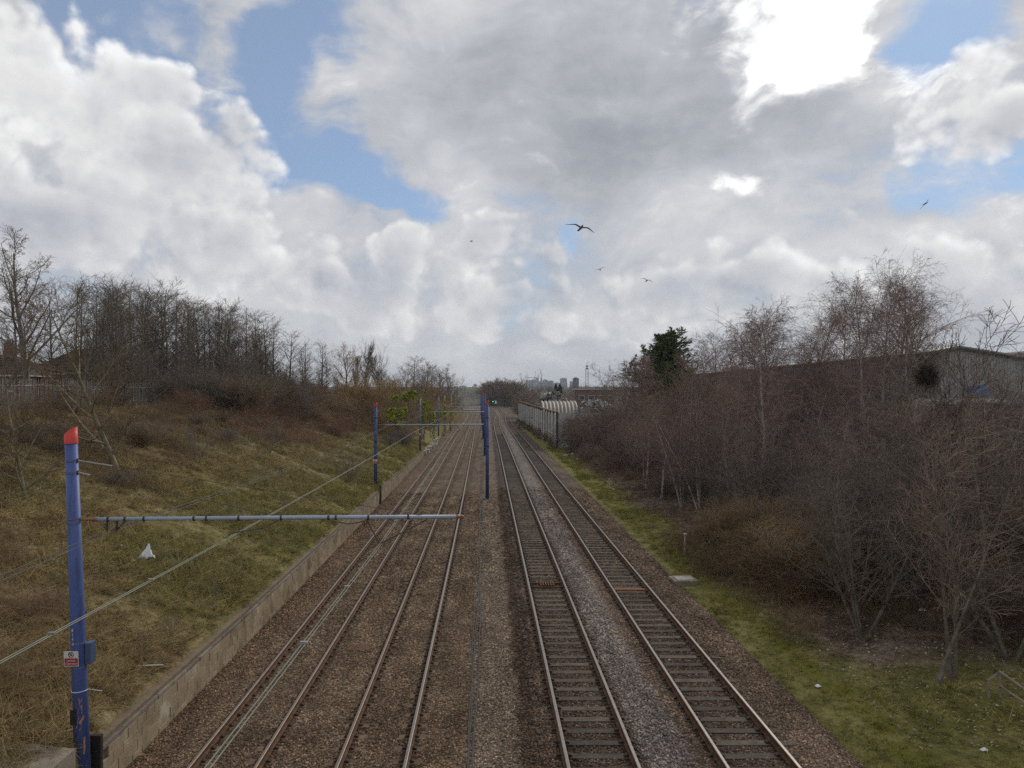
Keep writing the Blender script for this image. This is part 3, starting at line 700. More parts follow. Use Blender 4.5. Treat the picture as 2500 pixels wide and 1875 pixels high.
    stroke([(.125, 1.12), (.115, 1.0), (.12, .9), (.10, .78)], .032)
first_mast()

def mast(name_lab, X, Y, z0, z1, r=.135, red=True, mat='mast_dull', plate=None, arm=None, zarm=5.6, group='blue overhead line masts', lean=0.0):
    t = empty("overhead_line_mast", (X, Y, z0), 0, name_lab, 'mast', group)
    zt = z1 - z0
    obj("pole", MB().tube([(0, 0, -.3), (lean * .5, 0, zt * .5), (lean, 0, zt)], [r, r * .93, r * .85], 14).mesh("pole", MAT[mat], True), t)
    if red: obj("red_cap", cap_mesh(r * .88, .34).mesh("red_cap", MAT['mast_red_dull'], True), t, loc=(lean, 0, zt - .01))
    for z in (zt * .86, zt * .56, zt * .30):
        b = MB(); ring(b, (lean * z / zt, 0, z), r * 1.06, 2, .06, 14); b.build("band", t, MAT['steel_dark'])
    obj("base_plate", MB().box((0, 0, .02), (r * 4, r * 4, .05)).mesh("base_plate", MAT['steel_dark']), t)
    if plate is not None: warning_sign(t, (-.02, -r - .03, plate - z0), .32)
    if arm is not None:
        xa, xb = arm; b = MB(); b.tube([(xa, 0, zarm - z0), (xb, 0, zarm - z0 + .02)], .042, 8); b.build("cantilever_arm", t, MAT['tube_grey'], True)
        b = MB(); b.tube([(0, 0, zarm - z0), (xa if abs(xa) < abs(xb) else xb, 0, zarm - z0)], .025, 6); b.build("arm_root", t, MAT['insulator'])
        s = 1 if xb > xa else -1
        for fx in (.12, .40, .72):
            x = xa + (xb - xa) * fx; b = MB(); b.tube([(x, 0, zarm - z0), (x + .1, 0, zarm - z0 - .2), (x + .35, 0, zarm - z0 - .46)], .012, 5); b.build("registration_arm", t, MAT['wire_dark'])
    return t
def masts():
    mast('second blue mast on the left bank, red cap, small plate, beside the dark steel post', pX(917, 59), 59, .96, 7.0, plate=2.85, arm=(.75, 8.2), zarm=5.62)
    mast('tall blue mast with red cap nearest in the middle row between tram and main line', pX(1189.5, 59), 59, 0.0, 7.15, r=.135, arm=None)
    mast('faded grey-blue mast on the left bank just past the end of the block wall', pX(1025.5, 97), 97, .95, 7.35, r=.13, red=False, mat='mast_faded', plate=2.9, arm=(1.2, 8.0), zarm=5.72)
    mast('second blue mast of the middle row, mostly hidden behind the nearest one', pX(1183.6, 101), 101, .0, 7.7, r=.14)
    mast('slim faded mast on the left bank beside the ivy-clad bushes', pX(1070.5, 134), 134, 1.0, 7.5, r=.13, red=False, mat='mast_faded', arm=(1.2, 7.4), zarm=5.8)
    mast('third blue mast of the middle row, its red cap just left of the others', pX(1179.5, 139), 139, .0, 7.7, r=.15)
    for i, Y in enumerate((172, 210, 250, 292)):
        mast('%s of the small grey masts standing far along the left bank' % ('first', 'second', 'third', 'fourth')[i], -8.4 + float(tdx(Y)), Y, .9, 7.6, r=.12, red=False, mat='mast_grey', arm=(1.0, 7.6), zarm=5.8, group='small grey masts far along the line')
        mast('%s of the small blue masts far along the middle row' % ('first', 'second', 'third', 'fourth')[i], -.1 + float(tdx(Y)), Y, 0, 7.8, r=.12, red=False, mat='mast_dull', group='small blue masts far along the middle row')
masts()
def gantries():
    names = ('grey portal gantry over the tram tracks just before the pale crossing deck', 'second grey portal gantry, standing right behind the first', 'third grey portal gantry where the tram tracks start to climb', 'fourth grey portal gantry partway up the climb', 'fifth grey portal gantry high on the climb', 'sixth and farthest grey portal gantry near the top of the climb')
    for i, Y in enumerate((362, 410, 465, 530, 620, 740)):
        x = -4.1 + float(tdx(Y)); z = float(tz(np.array(Y))); t = empty("portal_gantry", (x, Y, z), 0, names[i], 'gantry', 'grey portal gantries on the climb')
        for s in (-1, 1): MB().box((s * 5.3, 0, 3.3), (.30, .30, 7.2)).build("post", t, MAT['mast_grey'])
        MB().box((0, 0, 6.5), (10.9, .22, .30)).build("boom", t, MAT['mast_grey']); MB().box((0, 0, 5.4), (10.4, .16, .16)).build("lower_boom", t, MAT['mast_grey'])
        for s in (-2.2, .9): MB().tube([(s, 0, 6.4), (s, 0, 5.0), (s + .9, 0, 4.9)], .05, 5).build("drop_arm", t, MAT['mast_grey'])
    # pale deck laid across the tram tracks
    Y = 372; x = -4.1 + float(tdx(Y)); t = empty("crossing_deck", (x, Y, .2), 0, 'pale concrete crossing deck with railings across the tram tracks in the distance', 'crossing')
    MB().box((0, 0, .12), (13.0, 6, .40)).build("deck", t, MAT['concrete_pale']); MB().box((0, -3.1, .85), (13.0, .1, .35)).build("railing", t, MAT['concrete_pale']); MB().box((0, 3.2, 1.1), (13.0, .1, .35)).build("railing", t, MAT['concrete_pale'])
    for s in np.linspace(-6.2, 6.2, 7): MB().box((s, -3.1, .5), (.14, .14, .6)).build("railing_post", t, MAT['concrete_pale'])
gantries()

# ------------------------------------------------------------------ wires
SUP = (-8., 15.6, 59, 97, 134, 172, 210, 250, 292, 362)
def wire_pts(xs, z, sag, stag=0.0):
    pts = []
    for i in range(len(SUP) - 1):
        a, b = SUP[i], SUP[i + 1]; n = max(6, int((b - a) / 3))
        for q in range(n if i < len(SUP) - 2 else n + 1):
            f = q / n; y = a + (b - a) * f; s0 = stag * (1 if i % 2 else -1); s1 = -s0
            pts.append((xs + s0 + (s1 - s0) * f + float(tdx(y)), y, z - sag * 4 * f * (1 - f)))
    return np.array(pts)
def wires():
    for xs, z, st, lab in ((-5.35, 5.07, .15, 'pair of contact wires running over the wall-side tram track'), (-2.30, 4.96, .145, 'pair of contact wires running over the second tram track')):
        t = empty("contact_wire", (xs, 0, 0), 0, lab, 'overhead wire', 'tram contact wires')
        base = wire_pts(xs, z, .03, st)
        for d in (-.022, .022):
            b = MB(); b.tube(base + (d - xs, 0, 0), .0062, 5); b.build("wire_strand", t, MAT['wire_copper'])
        for y in (9.4, 12.1, 18.3, 21.5, 25.5, 30.0, 36.0, 44.0):
            x = np.interp(y, base[:, 1], base[:, 0]); zz = np.interp(y, base[:, 1], base[:, 2]); MB().box((x - xs, y, zz + .012), (.085, .03, .03)).build("wire_clip", t, MAT['galvanised'])
    for xs, lab in ((-7.64, 'outer feeder wire slung along the left masts'), (-7.44, 'inner feeder wire slung along the left masts')):
        p = wire_pts(xs, 5.22, .22); p[:, 2] += np.interp(p[:, 1], [15.6, 59, 400], [0, .3, .45])
        b = MB(); b.tube(p, .0075, 5); tag(b.build("feeder_wire", None, MAT['wire_dark']), lab, 'overhead wire', 'feeder wires')
wires()

# ================================================================== palisade fence and houses on the left
def fence():
    t = empty("palisade_fence", (-29, 44, 7), 0, 'weathered grey palisade fence along the top of the left bank', 'fence')
    b = MB(); b.add([(-.035, 0, 0), (0, -.018, 0), (.035, 0, 0), (-.035, 0, 1.72), (0, -.018, 1.72), (.035, 0, 1.72), (0, -.004, 1.86)], [(0, 1, 4, 3), (1, 2, 5, 4), (3, 4, 6), (4, 5, 6), (2, 0, 3, 5), (3, 6, 5)])
    pm_ = b.mesh("pale", MAT['galvanised']); rest = MB(); y = 40.0; k = 0; rows = []
    def bx(y): return -28.5 + float(tdx(y)) - .4 * sin(y * .05)
    while y < 150:
        x = bx(y); z = gz(x, y); y += .158; k += 1
        if k <= 300: obj("pale", pm_, t, loc=(x + 29, y - 44, z - 7 + .05 + RNG.normal(0, .012)), rot=(RNG.normal(0, .012), RNG.normal(0, .02), radians(90) + RNG.normal(0, .06)))
        elif k % 2 == 0: rest.add(np.concatenate(b.V) @ np.array([[0, 1, 0], [-1, 0, 0], [0, 0, 1]]) + np.array((x + 29, y - 44, z - 7)), [tuple(f) for f in b.F4] + [tuple(f) for f in b.F3])
    o = rest.build("far_pales", t, MAT['galvanised']); o['kind'] = 'stuff'
    for h in (.4, 1.45):
        ys = np.arange(40, 151, 2.0); q = np.array([(bx(v) + 29 - .03, v - 44, gz(bx(v), v) - 7 + h) for v in ys]); bb = MB(); bb.tube(q, .03, 4); bb.build("rail", t, MAT['galvanised'])
    for v in np.arange(41, 150, 2.75):
        x = bx(v); MB().box((x + 29 - .09, v - 44, gz(x, v) - 7 + .9), (.09, .09, 1.95)).build("post", t, MAT['galvanised'])
fence()
pm('brick_red', ((.13, .055, .038), (.19, .085, .058), (.25, .12, .085)), 2.2, .9, .5, 22, detail=7)
pm('roof_tile', ((.055, .038, .030), (.09, .062, .047), (.12, .085, .065)), 1.2, .9, .5, 14, detail=7)
pm('window_glass', ((.03, .035, .04), (.06, .07, .08)), .6, .12, spec=.6)
def house(lab, x, y, w, d, hw, hr, z, chim=(), wins=()):
    t = empty("brick_house", (x, y, z), 0, lab, 'house', 'brick houses behind the fence')
    MB().box((0, 0, hw / 2), (w, d, hw)).build("wall", t, MAT['brick_red'])
    b = MB(); e = .35; rl = max(.2, w / 2 - d / 2)
    V = [(-w / 2 - e, -d / 2 - e, hw), (w / 2 + e, -d / 2 - e, hw), (w / 2 + e, d / 2 + e, hw), (-w / 2 - e, d / 2 + e, hw), (-rl, 0, hw + hr), (rl, 0, hw + hr)]
    b.add(V, [(0, 1, 5, 4), (1, 2, 5), (2, 3, 4, 5), (3, 0, 4), (3, 2, 1, 0)]); ro = b.build("roof", t, MAT['roof_tile'])
    MB().box((0, 0, hw - .09), (w + .8, d + .8, .14)).build("gutter", t, MAT['white_paint'])
    # tile courses on the slope towards the line
    for c in range(8):
        f = (c + .5) / 8; half = (w / 2 + e) * (1 - f) + rl * f; MB().box((0, (-d / 2 - e) * (1 - f) - .03, hw + hr * f + .03), (half * 2, .10, .05)).build("tile_course", ro, MAT['roof_tile'])
    for cx in chim:
        c = MB().box((cx, .3, hw + hr + .3), (.9, .6, 1.6)).build("chimney", ro, MAT['brick_red'])
        for q in (-.25, .0, .25): MB().tube([(cx + q, .3, hw + hr + 1.1), (cx + q, .3, hw + hr + 1.45)], .09, 7).build("chimney_pot", ro, MAT['brick_red'])
    for (wx, wz, ww, wh) in wins:
        f = MB().box((wx, -d / 2 - .02, wz), (ww, .08, wh)).build("window", t, MAT['white_paint'])
        for s in (-1, 1): MB().box((wx + s * ww * .24, -d / 2 - .065, wz), (ww * .40, .02, wh * .82)).build("pane", f, MAT['window_glass'])
def houses():
    z = 7.0
    house('brick house with a long hipped brown roof behind the left palisade fence', pX(212, 78), 78, 8.6, 7, 3.0, 2.5, z, (), ((-2.6, 1.9, 1.3, 1.1), (.2, 1.9, 1.3, 1.1), (2.9, 1.9, 1.3, 1.1)))
    house('brick house with a chimney at the far left edge of the view', pX(20, 74), 74, 8.0, 7, 2.7, 2.0, z, (0.0,), ((2.6, 1.7, 1.2, 1.1), (.6, 1.7, 1.2, 1.1)))
houses()

# ================================================================== bare winter trees
def unit(v): return v / (np.linalg.norm(v, axis=-1, keepdims=True) + 1e-12)
def grow(o, d, L, r0, r1, k, wig, trop, rng, curl=0.0):
    N = len(o); P = np.zeros((N, k, 3)); P[:, 0] = o; cur = unit(d); st = (L / (k - 1))[:, None]
    bend = rng.normal(0, curl, (N, 3)) if curl else 0.0
    for i in range(1, k):
        cur = cur + rng.normal(0, wig, (N, 3)) + bend; cur[:, 2] += trop; cur = unit(cur); P[:, i] = P[:, i - 1] + cur * st
    f = np.linspace(0, 1, k)[None] ** .85
    return P, r0[:, None] * (1 - f) + r1[:, None] * f
def kids(P, R, L, n, t0, t1, ang, angv, lr, lt, rng, lv=.3, biased=0.0):
    N, k, _ = P.shape
    T = t0 + (t1 - t0) * (np.arange(n)[None] + rng.uniform(0, 1, (N, n))) / n
    q = np.clip(T * (k - 1), 0, k - 1.001); i = q.astype(int); f = (q - i)[..., None]; rows = np.arange(N)[:, None]
    A, B = P[rows, i], P[rows, i + 1]; pos = A * (1 - f) + B * f; tg = unit(B - A)
    rad = R[rows, i] * (1 - f[..., 0]) + R[rows, i + 1] * f[..., 0]
    ref = np.where(np.abs(tg[..., 2:3]) > .92, np.array([1., 0, 0]), np.array([0, 0, 1.])); u = unit(np.cross(tg, ref)); v = np.cross(tg, u)
    az = np.arange(n)[None] * 2.39996 + rng.uniform(0, 6.28, (N, 1)) + rng.normal(0, .5, (N, n)); a = radians(ang) + rng.normal(0, radians(angv), (N, n))
    d = np.cos(a)[..., None] * tg + np.sin(a)[..., None] * (np.cos(az)[..., None] * u + np.sin(az)[..., None] * v)
    l = L[:, None] * lr * (1 - lt * T) * np.exp(rng.normal(0, lv, (N, n)))
    return pos.reshape(-1, 3), d.reshape(-1, 3), l.ravel(), rad.ravel()
def tubes(groups, n):
    """groups: list of (P (N,k,3), R (N,k)) -> vertices and quads of n-sided tapering tubes"""
    Vs, Fs = [], []; off = 0
    for P, R in groups:
        N, k, _ = P.shape
        t = unit(np.gradient(P, axis=1)); ref = np.where(np.abs(t[..., 2:3]) > .9, np.array([1., 0, 0]), np.array([0, 0, 1.]))
        u = unit(np.cross(t, ref)); v = np.cross(t, u); an = np.arange(n) * 2 * pi / n
        V = P[:, :, None] + R[:, :, None, None] * (np.cos(an)[:, None] * u[:, :, None] + np.sin(an)[:, None] * v[:, :, None])
        b, i, j = np.meshgrid(np.arange(N), np.arange(k - 1), np.arange(n), indexing='ij'); base = off + (b * k + i) * n
        q0, q1 = base + j, base + (j + 1) % n
        Fs.append(np.stack([q0, q1, q1 + n, q0 + n], -1).reshape(-1, 4)); Vs.append(V.reshape(-1, 3)); off += N * k * n
    return np.concatenate(Vs), np.concatenate(Fs)

BARK = {}
def bark(name, stops, **k): BARK[name] = pm(name, stops, **k)
bark('bark_grey', ((.098, .084, .066), (.185, .162, .129), (.274, .244, .196)), scale=5, rough=.95, bump=.6, bscale=30, rand=.2)
bark('bark_olive', ((.105, .090, .056), (.195, .172, .108), (.290, .262, .168)), scale=4, rough=.95, bump=.6, bscale=30, rand=.2)
bark('bark_birch', ((.043, .036, .031), (.259, .233, .203), (.397, .372, .329), (.449, .424, .389)), scale=3.2, rough=.85, bump=.3, bscale=25, rand=.15, stretch=(1, 1, .7))
bark('bark_sallow', ((.150, .102, .045), (.285, .195, .083), (.405, .277, .120)), scale=4, rough=.9, bump=.4, rand=.2)
bark('twig_grey', ((.150, .124, .103), (.264, .220, .176)), scale=1.5, rough=.95, rand=.3)
bark('twig_purple', ((.178, .124, .108), (.318, .226, .190)), scale=1.5, rough=.95, rand=.35)
bark('twig_brown', ((.128, .083, .048), (.231, .154, .088)), scale=1.5, rough=.95, rand=.35)
bark('twig_red', ((.17, .100, .070), (.29, .175, .120)), scale=1.5, rough=.95, rand=.35)
bark('twig_straw', ((.254, .169, .079), (.413, .290, .146)), scale=1.5, rough=.95, rand=.35)
bark('twig_gold', ((.270, .166, .055), (.437, .281, .094)), scale=1.5, rough=.95, rand=.3)
bark('twig_dark', ((.039, .030, .026), (.068, .054, .045)), scale=1.5, rough=.95, rand=.3)

class Tree:
    """trunk and crown meshes of one kind of bare tree, grown from a list of branch orders"""
    def __init__(s, name, seed, H, r, orders, bark_m, twig_m, stems=1, spread=8, lean=0.0, k=9, wig=.05, trunk_orders=1, trop=.02, curl=.0, topr=.12, base_spread=.15):
        rng = np.random.default_rng(seed); a = rng.uniform(0, 6.28, stems) + np.arange(stems) * 2.4; sp = np.abs(rng.normal(radians(spread), radians(spread * .45), stems)) if stems > 1 else rng.normal(0, radians(spread), 1)
        o = np.stack([np.cos(a), np.sin(a), a * 0], 1) * (base_spread * rng.uniform(.2, 1, (stems, 1)) if stems > 1 else 0.0)
        d = np.stack([np.sin(sp) * np.cos(a) + lean, np.sin(sp) * np.sin(a), np.cos(sp)], 1)
        L = H * rng.uniform(.78, 1.05, stems) if stems > 1 else np.array([H * 1.0]); L = np.atleast_1d(L)
        R0 = np.full(stems, r) * (rng.uniform(.7, 1.1, stems) if stems > 1 else 1)
        P, R = grow(o, d, L, R0, R0 * topr, k, wig, trop, rng, curl)
        if stems == 1: R[:, 0] *= 1.35
        thick, fine = [(P, R)], []
        for q, od in enumerate(orders):
            n, t0, t1, ang, angv, lr, lt, rr, kk, wg, tp, tip = od[:12]; cl = od[12] if len(od) > 12 else 0.0
            oo, dd, ll, ra = kids(P, R, L, n, t0, t1, ang, angv, lr, lt, rng)
            r0 = np.maximum(ra * rr, tip * 1.15); P, R = grow(oo, dd, ll, r0, np.full(len(r0), tip), kk, wg, tp, rng, cl); L = ll
            (thick if q < trunk_orders else fine).append((P, R))
        V, Fq = tubes(thick, 6); s.trunk = mesh_np(name + "_trunk", V, Fq, BARK[bark_m], True)
        V2, F2 = tubes(fine, 3); s.crown = mesh_np(name + "_crown", V2, F2, BARK[twig_m], True); s.H = float(max(V[:, 2].max(), np.percentile(V2[:, 2], 99.9))); s.tris = 2 * (len(Fq) + len(F2)); s.V2 = V2; s.F2 = F2
        s.Vt, s.Ft = V, Fq
    def one_mesh(s, name, bm, tm):
        """stems and twigs together, for thickets"""
        n = len(s.Vt); me = mesh_np(name, np.concatenate([s.Vt, s.V2]), [np.concatenate([s.Ft, s.F2 + n])], smooth=True, mats=[BARK[bm], BARK[tm]], midx=np.concatenate([np.zeros(len(s.Ft)), np.ones(len(s.F2))]))
        return me
#        n   t0  t1   ang angv  lr   lt   rr  k  wig  trop   tip  curl
def sycamore(seed, H=10, tw='twig_grey', bk='bark_grey', n1=16, dens=1.0, ang=46, st=.16): return Tree("broad_tree", seed, H, H * .0185, [(n1, st, .97, ang, 9, .52, .62, .62, 7, .08, .06, .012, .02), (int(9 * dens), .2, .98, 42, 12, .42, .5, .6, 5, .10, .05, .008), (int(7 * dens), .15, .98, 42, 14, .44, .4, .7, 4, .12, .04, .0062), (3, .2, .95, 40, 14, .55, .3, .8, 3, .12, .03, .0055)], bk, tw, wig=.045)
def birch(seed, H=11, tw='twig_purple', lean=0.0, n1=24, curl=0.0): return Tree("birch", seed, H, H * .0135, [(n1, .26, .985, 40, 9, .36, .45, .55, 7, .06, .05, .009, .03), (9, .15, .98, 40, 12, .50, .4, .6, 5, .09, -.03, .0065), (7, .1, .98, 38, 14, .56, .3, .75, 5, .09, -.16, .0052), (2, .2, .9, 35, 14, .5, .2, .8, 3, .1, -.12, .005)], 'bark_birch', tw, lean=lean, wig=.035, trunk_orders=0, spread=3, curl=curl)
def poplar(seed, H=12, tw='twig_grey'): return Tree("poplar", seed, H, H * .013, [(34, .06, .98, 20, 6, .40, .55, .55, 6, .05, .10, .016), (10, .15, .98, 24, 8, .42, .4, .7, 5, .07, .09, .014), (7, .15, .98, 26, 10, .5, .3, .8, 4, .08, .08, .012)], 'bark_grey', tw)
def slim(seed, H=10, tw='twig_grey', bk='bark_grey'): return Tree("slim_tree", seed, H, H * .0125, [(32, .10, .99, 46, 10, .22, .45, .5, 6, .08, .09, .008, .02), (8, .12, .98, 40, 12, .5, .4, .7, 4, .11, .07, .0062), (5, .15, .98, 40, 14, .55, .3, .85, 3, .12, .05, .0055)], bk, tw, spread=2, wig=.022)
def willow(seed, H=8, tw='twig_gold', stems=9): return Tree("willow", seed, H, H * .010, [(15, .12, .98, 34, 9, .42, .5, .55, 6, .07, .05, .011), (9, .15, .98, 34, 10, .45, .4, .7, 5, .09, .03, .009), (6, .15, .98, 34, 12, .5, .3, .8, 3, .1, .02, .008)], 'bark_sallow', tw, stems=stems, spread=24)
def whip(seed, H=7, tw='twig_purple', bk='bark_birch', stems=3, spread=10, n1=16): return Tree("thin_tree", seed, H, H * .0105, [(n1, .2, .98, 38, 10, .30, .4, .55, 6, .08, .05, .006, .02), (8, .15, .98, 40, 12, .5, .4, .65, 5, .1, .0, .0045), (5, .15, .98, 40, 14, .5, .3, .75, 4, .1, -.04, .004)], bk, tw, stems=stems, spread=spread, wig=.035, trunk_orders=0)
def shrub(seed, H=3.5, tw='twig_brown', bk='bark_olive', stems=14, spread=26, arch=-.02, wig=.09): return Tree("shrub", seed, H, H * .0075, [(11, .10, .98, 42, 12, .42, .4, .6, 5, .12, .03 + arch, .0055, .03), (8, .1, .98, 44, 14, .5, .3, .7, 4, .14, .0 + arch, .0042), (4, .1, .98, 44, 16, .5, .2, .8, 4, .14, arch, .0038)], bk, tw, stems=stems, spread=spread, wig=wig, trop=.0 + arch, topr=.25, base_spread=.35)
def bramble(seed, H=2.2, tw='twig_red', bk='twig_red'): return Tree("bramble", seed, H * 1.9, .011, [(8, .12, .98, 50, 14, .34, .3, .7, 5, .13, -.06, .0045, .04), (6, .1, .98, 46, 16, .5, .3, .8, 4, .14, -.05, .004), (3, .1, .98, 46, 16, .5, .2, .8, 3, .14, -.03, .0035)], bk, tw, stems=24, spread=42, trop=-.16, wig=.08, topr=.4, base_spread=.7, k=10)

SY = [sycamore(11, dens=1.0), sycamore(12, n1=20, ang=40), sycamore(13, bk='bark_olive', tw='twig_brown', n1=15, ang=52, st=.05), sycamore(14, bk='bark_sallow', tw='twig_gold', n1=22, ang=40, st=.08)]
BI = [birch(21), birch(22, lean=-.10), birch(23, lean=.08, curl=.02)]
PO = [poplar(31), poplar(32)]
SL = [slim(41), slim(42, bk='bark_olive'), slim(43)]
WI = [willow(51), willow(52, tw='twig_straw', stems=7)]
WH = [whip(61), whip(62, stems=2, spread=7), whip(63, tw='twig_grey', bk='bark_grey', stems=4, spread=13), whip(64, stems=1, spread=4, n1=22), whip(65, tw='twig_purple', bk='bark_grey', stems=2, spread=9), whip(66, tw='twig_grey', bk='bark_grey', stems=1, spread=5, n1=20)]
def plant(var, name, X, Y, top=None, H=None, rz=None, lab='', cat='tree', group=None, tilt=(0, 0), zoff=-.1, wide=1.0):
    z = gz(X, Y) + zoff
    if top is not None: H = pZ(top, Y) - z
    k = H / var.H; t = empty(name, (X, Y, z), RNG.uniform(0, 6.28) if rz is None else rz, lab, cat, group)
    t.rotation_euler = (tilt[0], tilt[1], t.rotation_euler[2]); t.scale = (k * wide, k * wide, k)
    obj("trunk", var.trunk, t); obj("crown", var.crown, t); return t

# ------------------------------------------------------------------ left side
def left_trees():
    plant(SY[1], "bare_tree", pX(72, 50), 50, 548, lab='tall spreading bare tree at the left edge, highest on that side', rz=1.0, wide=1.3)
    plant(SY[2], "bare_tree", pX(66, 28.5), 28.5, 880, lab='small many-branched bare tree low on the bank left of the nearest mast', rz=.4)
    plant(SY[2], "bare_tree", pX(284, 37), 37, 690, lab='bare tree with low sweeping branches halfway up the left bank', rz=2.2, wide=1.05)
    plant(SY[0], "bare_tree", pX(190, 56), 56, 700, lab='bare tree behind the palisade fence, just right of the tallest one', rz=.3, wide=1.1)
    plant(SY[0], "bare_tree", pX(20, 44), 44, 760, lab='bare tree cut by the left edge of the view above the fence', rz=4.3, wide=.9)
    rr = np.random.default_rng(5)
    for i in range(62):
        Y = 57 + i * 1.02 + rr.normal(0, .7); X = -31.5 + rr.normal(0, 2.0) + float(tdx(Y)); top = float(np.interp(Y, [57, 63, 80, 95, 104, 113, 122], [16.8, 17.3, 18.7, 18.5, 17.0, 14.2, 11.0])) + rr.normal(0, .5)
        plant(SL[i % 3], "slim_tree", X, Y, H=top - gz(X, Y), lab='slim bare tree in the dense row behind the left fence', group='row of slim bare trees behind the left fence', wide=1.25 + .55 * rr.random())
    for i in range(16):
        Y = 56 + i * 3.4 + rr.normal(0, .8); X = -26.8 + rr.normal(0, .9) + float(tdx(Y))
        plant(SY[i % 2], "young_tree", X, Y, H=rr.uniform(4.0, 6.5), lab='shorter bushy bare tree along the fence below the slim row', group='bushy bare trees along the left fence', wide=1.1)
    for i in range(7):
        Y = 112 + i * 2.6; X = -27 + i * .35 + rr.normal(0, .8); plant(SL[(i + 1) % 3], "slim_tree", X, Y, H=8.6 - i * .7, lab='low bare tree tailing off the far end of the left row', group='low bare trees at the end of the left row', wide=1.5)
    for x, Y, top, var, lab, w in (
            (784, 118, 828, SL[0], 'lone thin bare tree left of the golden willow', 2.0), (848, 122, 832, SY[3], 'golden brown spreading willow on top of the left bank', 1.35), (866, 150, 845, PO[1], 'shorter of two narrow poplars behind the golden willow', 1.0),
            (888, 156, 824, PO[0], 'taller of two narrow poplars behind the golden willow', .85), (936, 186, 842, PO[1], 'broad grey poplar standing alone against the sky, right of the willow', 1.8), (985, 200, 878, SY[0], 'thin bare tree right of the broad grey poplar', 1.4),
            (1008, 226, 868, SL[1], 'tall wispy bare tree above the ivy-clad bushes', 2.2), (1036, 262, 882, SY[1], 'bare tree between the wispy tree and the end of the left tree line', 1.4), (1071, 300, 888, SY[0], 'rounded bare tree near the end of the left tree line', 1.5), (1102, 325, 896, SY[1], 'last rounded bare tree of the left tree line', 1.5), (905, 118, 915, WI[1], 'low straw coloured willow right of the golden one', 1.3), (960, 165, 915, WI[1], 'straw coloured willow below the broad grey poplar', 1.2), (1050, 215, 922, SY[3], 'low golden willow above the faded masts', 1.5), (962, 190, 898, SY[0], 'small round bare tree at the foot of the broad grey poplar', 1.3), (1022, 240, 890, SY[1], 'bare tree right behind the wispy tree on the left bank', 1.3), (1056, 285, 888, SL[0], 'narrow bare tree left of the rounded one near the end of the left tree line', 2.0), (1087, 312, 893, SY[0], 'bare tree between the last two rounded ones of the left tree line', 1.3)):
        plant(var, "willow" if var in WI or var is SY[3] else "bare_tree", pX(x, Y), Y, top, lab=lab, wide=w)
    def onbank(x, y):
        """where a photograph pixel meets the ground left of the line"""
        Y = np.linspace(15, 200, 1500); d = (CAMH - (y - VY) * Y / F) - height((x - VX) * Y / F, Y); i = int(np.argmax(d < 0)); return (x - VX) * Y[i] / F, Y[i]
    for x, y, top, var, lab, w in ((483, 1132, 1035, WH[2], 'thin many-stemmed sapling on the grassy left bank below the thicket', 1.2), (658, 1108, 1010, WH[2], 'small pale-twigged sapling in the reddish brambles on the left bank', 1.1), (855, 1180, 1085, WH[2], 'small dark bare tree on the grass left of the second mast', 1.6), (700, 1250, 1185, WH[3], 'wispy sapling near the block wall beyond the grey arm', 1.0), (525, 1490, 1405, WH[3], 'tiny twiggy sapling on the bank below the plastic bag', 1.0), (345, 1625, 1530, WH[3], 'dark upright stem on the bank close to the near end of the wall', .8), (420, 1560, 1500, WH[2], 'low dark twig clump on the bank above the near wall', .9)):
        X, Y = onbank(x, y); plant(var, "sapling", X, Y, top, lab=lab, cat='sapling', wide=w, zoff=-.05)
    return onbank
onbank = left_trees()

